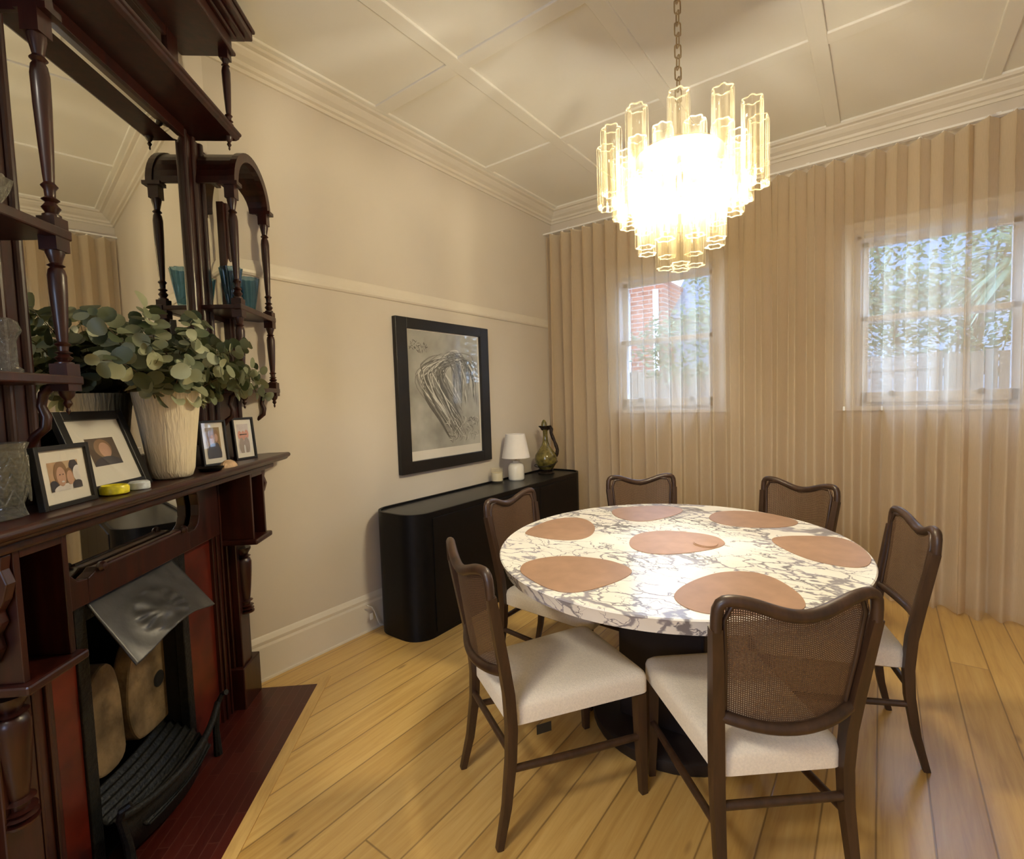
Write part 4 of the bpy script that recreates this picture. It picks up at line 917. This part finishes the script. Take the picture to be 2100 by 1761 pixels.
# photo frames
def photo_frame(s, d, z, wd_, ht_, bw_, mw, tilt, rot, label, photo, depth=.016, easel=True):
    e = fpe('photo_frame', s, d, z, label, 'photo frame'); e.rotation_euler = (0, 0, FRZ+rot)
    T = Matrix.Rotation(tilt, 4, 'X')
    f = MB(); h = wd_/2
    f.box(-h, -h+bw_, -depth, 0, 0, ht_).box(h-bw_, h, -depth, 0, 0, ht_).box(-h+bw_, h-bw_, -depth, 0, 0, bw_).box(-h+bw_, h-bw_, -depth, 0, ht_-bw_, ht_).box(-h+bw_*.5, h-bw_*.5, -depth, -depth+.004, bw_*.5, ht_-bw_*.5)
    f.xf(T).build('frame', M['black_frame'], e, bevel=.0015)
    MB().box(-h+bw_, h-bw_, -depth+.004, -depth+.007, bw_, ht_-bw_).xf(T).build('mount', M['mat_board'], e)
    p = MB(); pw, ph = wd_-2*bw_-2*mw, ht_-2*bw_-2*mw*1.1; z0 = bw_+mw*1.1; dd = -depth+.0074
    p.cur = 0; p.add([(-pw/2, dd, z0), (pw/2, dd, z0), (pw/2, dd, z0+ph), (-pw/2, dd, z0+ph)], [(0, 1, 2, 3)])
    for i, (mi, cx_, cz_, rx, rz_) in enumerate(photo['shapes']):
        p.cur = mi; n = 24; y = dd+.00025*(i+1); vs = []
        for k in range(n):
            a = 2*PI*k/n; xx = max(-.5, min(.5, cx_+rx*math.cos(a))); z_ = max(0, min(1, cz_+rz_*math.sin(a))); vs.append((-xx*pw, y, z0+z_*ph))
        p.add(vs, [tuple(range(n))])
    p.xf(T).build('photograph', photo['mats'], e, fix=False)
    MB().box(-h+bw_, h-bw_, dd+.004, dd+.005, bw_, ht_-bw_).xf(T).build('glass', M['picture_glass'], e)
    if easel:
        a = MB().box(-.02, .02, -depth-.004, -depth, .0, ht_*.7).xf(T)
        MB().add([(-.02, -depth-.002+math.sin(-tilt)*0, ht_*.6), (.02, -depth-.002, ht_*.6), (.02, -depth-.045, .0), (-.02, -depth-.045, 0)], [(0, 1, 2, 3)]).build('easel_back', M['black_frame'], e, solid=.002)
    return e
skin, hair, dark, light, tan_ = flat('photo_skin', (.55, .33, .24)), flat('photo_hair', (.26, .15, .08)), flat('photo_dark', (.03, .03, .05)), flat('photo_white', (.72, .70, .70)), flat('photo_tan', (.50, .33, .20))
selfie = {'mats': [tan_, hair, skin, dark, light, flat('photo_blond', (.55, .40, .26))],
          'shapes': [(5, .05, .8, .3, .35), (3, .33, .75, .16, .28), (4, .45, .5, .18, .3), (1, -.12, .55, .22, .48), (3, -.40, .12, .16, .26), (4, -.02, .02, .40, .20), (2, -.14, .48, .15, .34), (1, .13, .45, .13, .30), (2, .14, .40, .11, .25), (3, .36, .08, .18, .20), (4, -.12, .30, .05, .03), (3, -.19, .55, .02, .02), (3, -.09, .55, .02, .02)]}
portrait = {'mats': [flat('photo_grey', (.09, .06, .045)), hair, skin, dark, light], 'shapes': [(1, 0, .62, .3, .34), (2, .05, .55, .2, .28), (3, 0, .02, .5, .30)]}
couple = {'mats': [flat('photo_gold', (.30, .21, .10)), hair, skin, dark, light], 'shapes': [(1, -.1, .66, .28, .24), (2, -.06, .62, .14, .14), (1, .22, .70, .2, .22), (2, .2, .66, .12, .13), (3, 0, .14, .5, .34), (5-2, .2, .3, .2, .2)]}
group_ = {'mats': [flat('photo_sky', (.62, .56, .58)), hair, flat('photo_rose', (.62, .30, .24)), flat('photo_stone', (.34, .28, .25)), light], 'shapes': [(2, -.3, .62, .17, .15), (2, 0, .60, .18, .16), (2, .3, .64, .17, .15), (3, -.2, .25, .25, .28), (3, .22, .25, .25, .28), (4, 0, .12, .08, .16)]}
photo_frame(.910, .106, MZ, .262, .245, .026, .050, math.radians(19), math.radians(0), 'large black photo frame with wide cream mount, leaning behind the small landscape frame', portrait, easel=False)
photo_frame(1.140, .140, MZ, .172, .152, .012, .026, math.radians(6), math.radians(2), 'small landscape black photo frame with white mount, between the crystal vase and yellow dish', selfie, easel=False)
photo_frame(.360, .100, MZ, .118, .182, .009, .018, math.radians(5), math.radians(-24), 'narrow upright photo frame just right of the ribbed vase, left of the shelf-end one', couple)
photo_frame(.150, .125, MZ, .118, .186, .009, .018, math.radians(5), math.radians(-20), 'narrow upright photo frame at the right end of the mantel shelf', group_)
# cut glass vase
cv = fpe('crystal_vase', 1.288, .085, MZ, 'cut crystal vase at the left edge of the mantel shelf', 'vase')
MB().lathe([(.040, 0), (.056, .004), (.052, .016), (.050, .03), (.060, .06), (.063, .11), (.060, .15), (.066, .165), (.062, .166), (.056, .148), (.058, .1), (.046, .03), (0, .026)], n=48, lobes=12, lob=.03).build('body', M['crystal'], cv, smooth=False)
cut = MB()
for k in range(12):
    a = 2*PI*k/12
    for j, z in enumerate((.05, .085, .12)):
        for sg in (-1, 1):
            q = [(.0625*math.cos(a+sg*t*.26), .0625*math.sin(a+sg*t*.26), z-.016+.032*t) for t in (0, .5, 1)]
            cut.tube(q, .0016, 4)
cut.build('cut_pattern', M['crystal'], cv)
# shelf trinkets
tr_ = fpe('trinket_dish', 1.000, .140, MZ, 'small yellow glazed round dish beside the small landscape frame', 'dish'); 
MB().lathe([(.028, 0), (.033, .004), (.034, .02), (.030, .026), (.026, .022), (0, .018)], n=28).build('dish', M['yellow'], tr_, smooth=True)
tr_ = fpe('trinket_dish', .922, .155, MZ, 'small blue and white round lidded dish behind the yellow one', 'dish')
MB().lathe([(.024, 0), (.027, .003), (.027, .012), (.0265, .020), (.022, .024), (0, .025)], n=28).build('dish', M['bluewhite'], tr_, smooth=True)
tr_ = fpe('black_dish', .545, .165, MZ, 'low black dish between the ribbed vase and the shell', 'dish')
MB().lathe([(.030, 0), (.036, .004), (.044, .014), (.042, .014), (.032, .006), (0, .005)], n=28).build('dish', M['black'], tr_, smooth=True)
shl = fpe('seashell', .435, .175, MZ, 'pale brown fan shell in front of the narrow upright frames', 'shell')
MB().lathe([(.050, 0), (.048, .006), (.036, .018), (.018, .026), (.0, .028)], n=40, lobes=18, lob=.04, sy=.55).build('shell', M['shell'], shl, smooth=True)
# blue glass vases on the right-hand bay shelf
for s, d, r, h, lb in ((.165, .110, .043, .165, 'pleated blue glass vase on the right bay shelf, nearer the mirror pillar'), (-.015, .105, .043, .165, 'pleated blue glass vase on the right bay shelf, nearer the outer post')):
    bv = fpe('glass_vase', s, d, 1.7905, lb, 'vase', 'pleated blue glass vases on the small shelf')
    MB().lathe([(.016, 0), (.018, .004), (.022, .02), (.034, h*.6), (r, h), (r-.002, h), (.032, h*.6), (.019, .02), (0, .014)], n=60, lobes=10, lob=.10, cap=(True, False)).build('body', M['blue_glass'], bv, smooth=True, angle=60)
gb = fpe('glass_ornament', .03, .12, 1.4425, 'tiny clear glass bird on the low right bay shelf behind the leaves', 'ornament')
MB().lathe([(.0, 0), (.010, .002), (.014, .010), (.011, .020), (.004, .028), (0, .03)], n=14, sx=1.4).build('body', M['crystal'], gb, smooth=True)
# cut glass on the left bay
cb_ = fpe('crystal_bowl', 1.29, .095, 1.7905, 'cut crystal bowl on the upper left bay shelf', 'bowl')
MB().lathe([(.030, 0), (.034, .004), (.050, .02), (.066, .05), (.070, .066), (.066, .066), (.046, .022), (0, .012)], n=24, lobes=12, lob=.05).build('body', M['crystal'], cb_)
cd_ = fpe('crystal_candlestick', 1.235, .10, 1.4425, 'faceted crystal candlestick on the lower left bay shelf', 'candlestick')
MB().lathe([(.024, 0), (.024, .012), (.016, .018), (.015, .075), (.019, .085), (.026, .098), (.020, .118), (.010, .125), (0, .125)], n=8).build('body', M['crystal'], cd_)

# ------------------------------------------------------------------ garden beyond the windows
struct(MB().box(-9, 9, WY+.26, 14, -.4, -.3).build('garden_ground', M['soil']))
fc = empty('timber_fence', (-.5, 6.6, -.3), 0, 'weathered grey brown paling fence outside the windows', 'fence')
pf_ = MB(); rnd = random.Random(4)
x = -5.0
while x < 6: h = 1.98+rnd.uniform(-.015, .015); pf_.box(x, x+.092, -.012+rnd.uniform(-.004, .004), .006, 0, h); x += .1
pf_.build('palings', M['paling'], fc)
for z in (.35, 1.0, 1.75): MB().box(-5, 6, .006, .05, z, z+.07).build('fence_rail', M['paling'], fc)
def bush(name, cx, cyy, cz_, rx, ry, rz, n, lr_, label, mat, seed, z0=-.3, cat='shrub'):
    e = empty(name, (cx, cyy, z0), 0, label, cat); r = random.Random(seed); mb = MB()
    for i in range(n):
        u, v, w_ = r.gauss(0, 1), r.gauss(0, 1), r.gauss(0, 1); q = math.sqrt(u*u+v*v+w_*w_); k = r.uniform(.55, 1)
        p = Vector((u/q*rx*k, v/q*ry*k, cz_-z0+w_/q*rz*k)); d = Vector((r.uniform(-1, 1), r.uniform(-1, 1), r.uniform(-.7, .7))).normalized()
        sd = d.cross(Vector((r.uniform(-1, 1), r.uniform(-1, 1), r.uniform(-1, 1)))).normalized(); L_ = lr_*r.uniform(.6, 1.3)
        mb.add([p, p+d*L_*.5+sd*L_*.22, p+d*L_, p+d*L_*.5-sd*L_*.22], [(0, 1, 2, 3)])
    mb.build('leaves', mat, e, fix=False)
    t = MB()
    for i in range(5):
        a = r.uniform(0, 6.28); t.tube([(0.03*math.cos(a), .03*math.sin(a), 0), (.3*rx*math.cos(a), .3*ry*math.sin(a), (cz_-z0)*.6), (.6*rx*math.cos(a), .6*ry*math.sin(a), cz_-z0+rz*.3)], [.03, .02, .008], 6)
    t.build('trunk', M['bark'], e)
    return e
bush('garden_shrub', -1.9, 6.2, 1.95, .75, .3, .5, 1500, .075, 'leafy shrub against the fence seen through the left window', M['garden_leaf'], 1)
bush('garden_shrub', .45, 7.2, 2.9, 1.2, .3, 1.25, 4500, .09, 'dense green creeper over the fence seen through the right window', M['garden_leaf'], 2)
bush('garden_shrub', -1.75, 8.2, 3.0, .8, .3, 1.0, 1900, .09, 'pale tree crown at the right side of the left window', M['garden_leaf'], 5)
bush('garden_shrub', .55, 6.93, 2.05, 1.5, .14, .62, 2600, .08, 'low mass of green creeper spilling over the fence top, right window', M['garden_leaf'], 8)
yu = empty('cabbage_palm', (1.0, 6.0, -.3), 0, 'strap-leaved cabbage palm outside at the upper right of the right window', 'palm')
MB().tube([(0, 0, 0), (.03, 0, 1.4), (0, 0, 2.75)], [.07, .055, .05], 10).build('trunk', M['bark'], yu, smooth=True)
mb = MB(); rnd = random.Random(9)
for i in range(110):
    a = rnd.uniform(0, 2*PI); el = rnd.uniform(-.5, 1.4); L_ = rnd.uniform(.5, .85); wv = .022; o = Vector((0, 0, 2.72)); d = Vector((math.cos(a), math.sin(a), 0)); sd = Vector((-math.sin(a), math.cos(a), 0)); vs = []
    for k in range(7):
        t = k/6; p = o+d*(L_*t*math.cos(el)*(1))+Vector((0, 0, L_*t*math.sin(el)-.45*L_*t*t)); ww = wv*math.sin(PI*min(.97, t*.85+.1)); vs += [p+sd*ww, p-sd*ww]
    mb.add(vs, [(2*k, 2*k+1, 2*k+3, 2*k+2) for k in range(6)])
mb.build('strap_leaves', M['strap_leaf'], yu, fix=False)
nh = empty('neighbouring_house', (-4.4, 9.6, -.3), 0, 'red brick neighbouring house with white window frames and slate roof beyond the fence', 'house')
MB().box(-3.2, 1.0, 0, 3, 0, 3.9).build('brick_wall', M['brick'], nh)
MB().box(1.0, 6.0, .6, 3, 0, 3.2).build('side_wing', plain('pale_render', (.22, .26, .29), .8), nh)
MB().add([(.9, .3, 3.15), (6.2, .3, 3.15), (6.2, 1.8, 4.3), (.9, 1.8, 4.3)], [(0, 1, 2, 3)]).build('roof', M['roof'], nh, solid=.06)
for x in (.28, .86):
    wf = MB().box(x-.05, x+.05, -.04, 0, .2, 3.7).build('white_post', M['white_frame'], nh)
MB().box(1.4, 2.9, .54, .6, 1.5, 3.0).build('window', M['dark_glass'], nh)
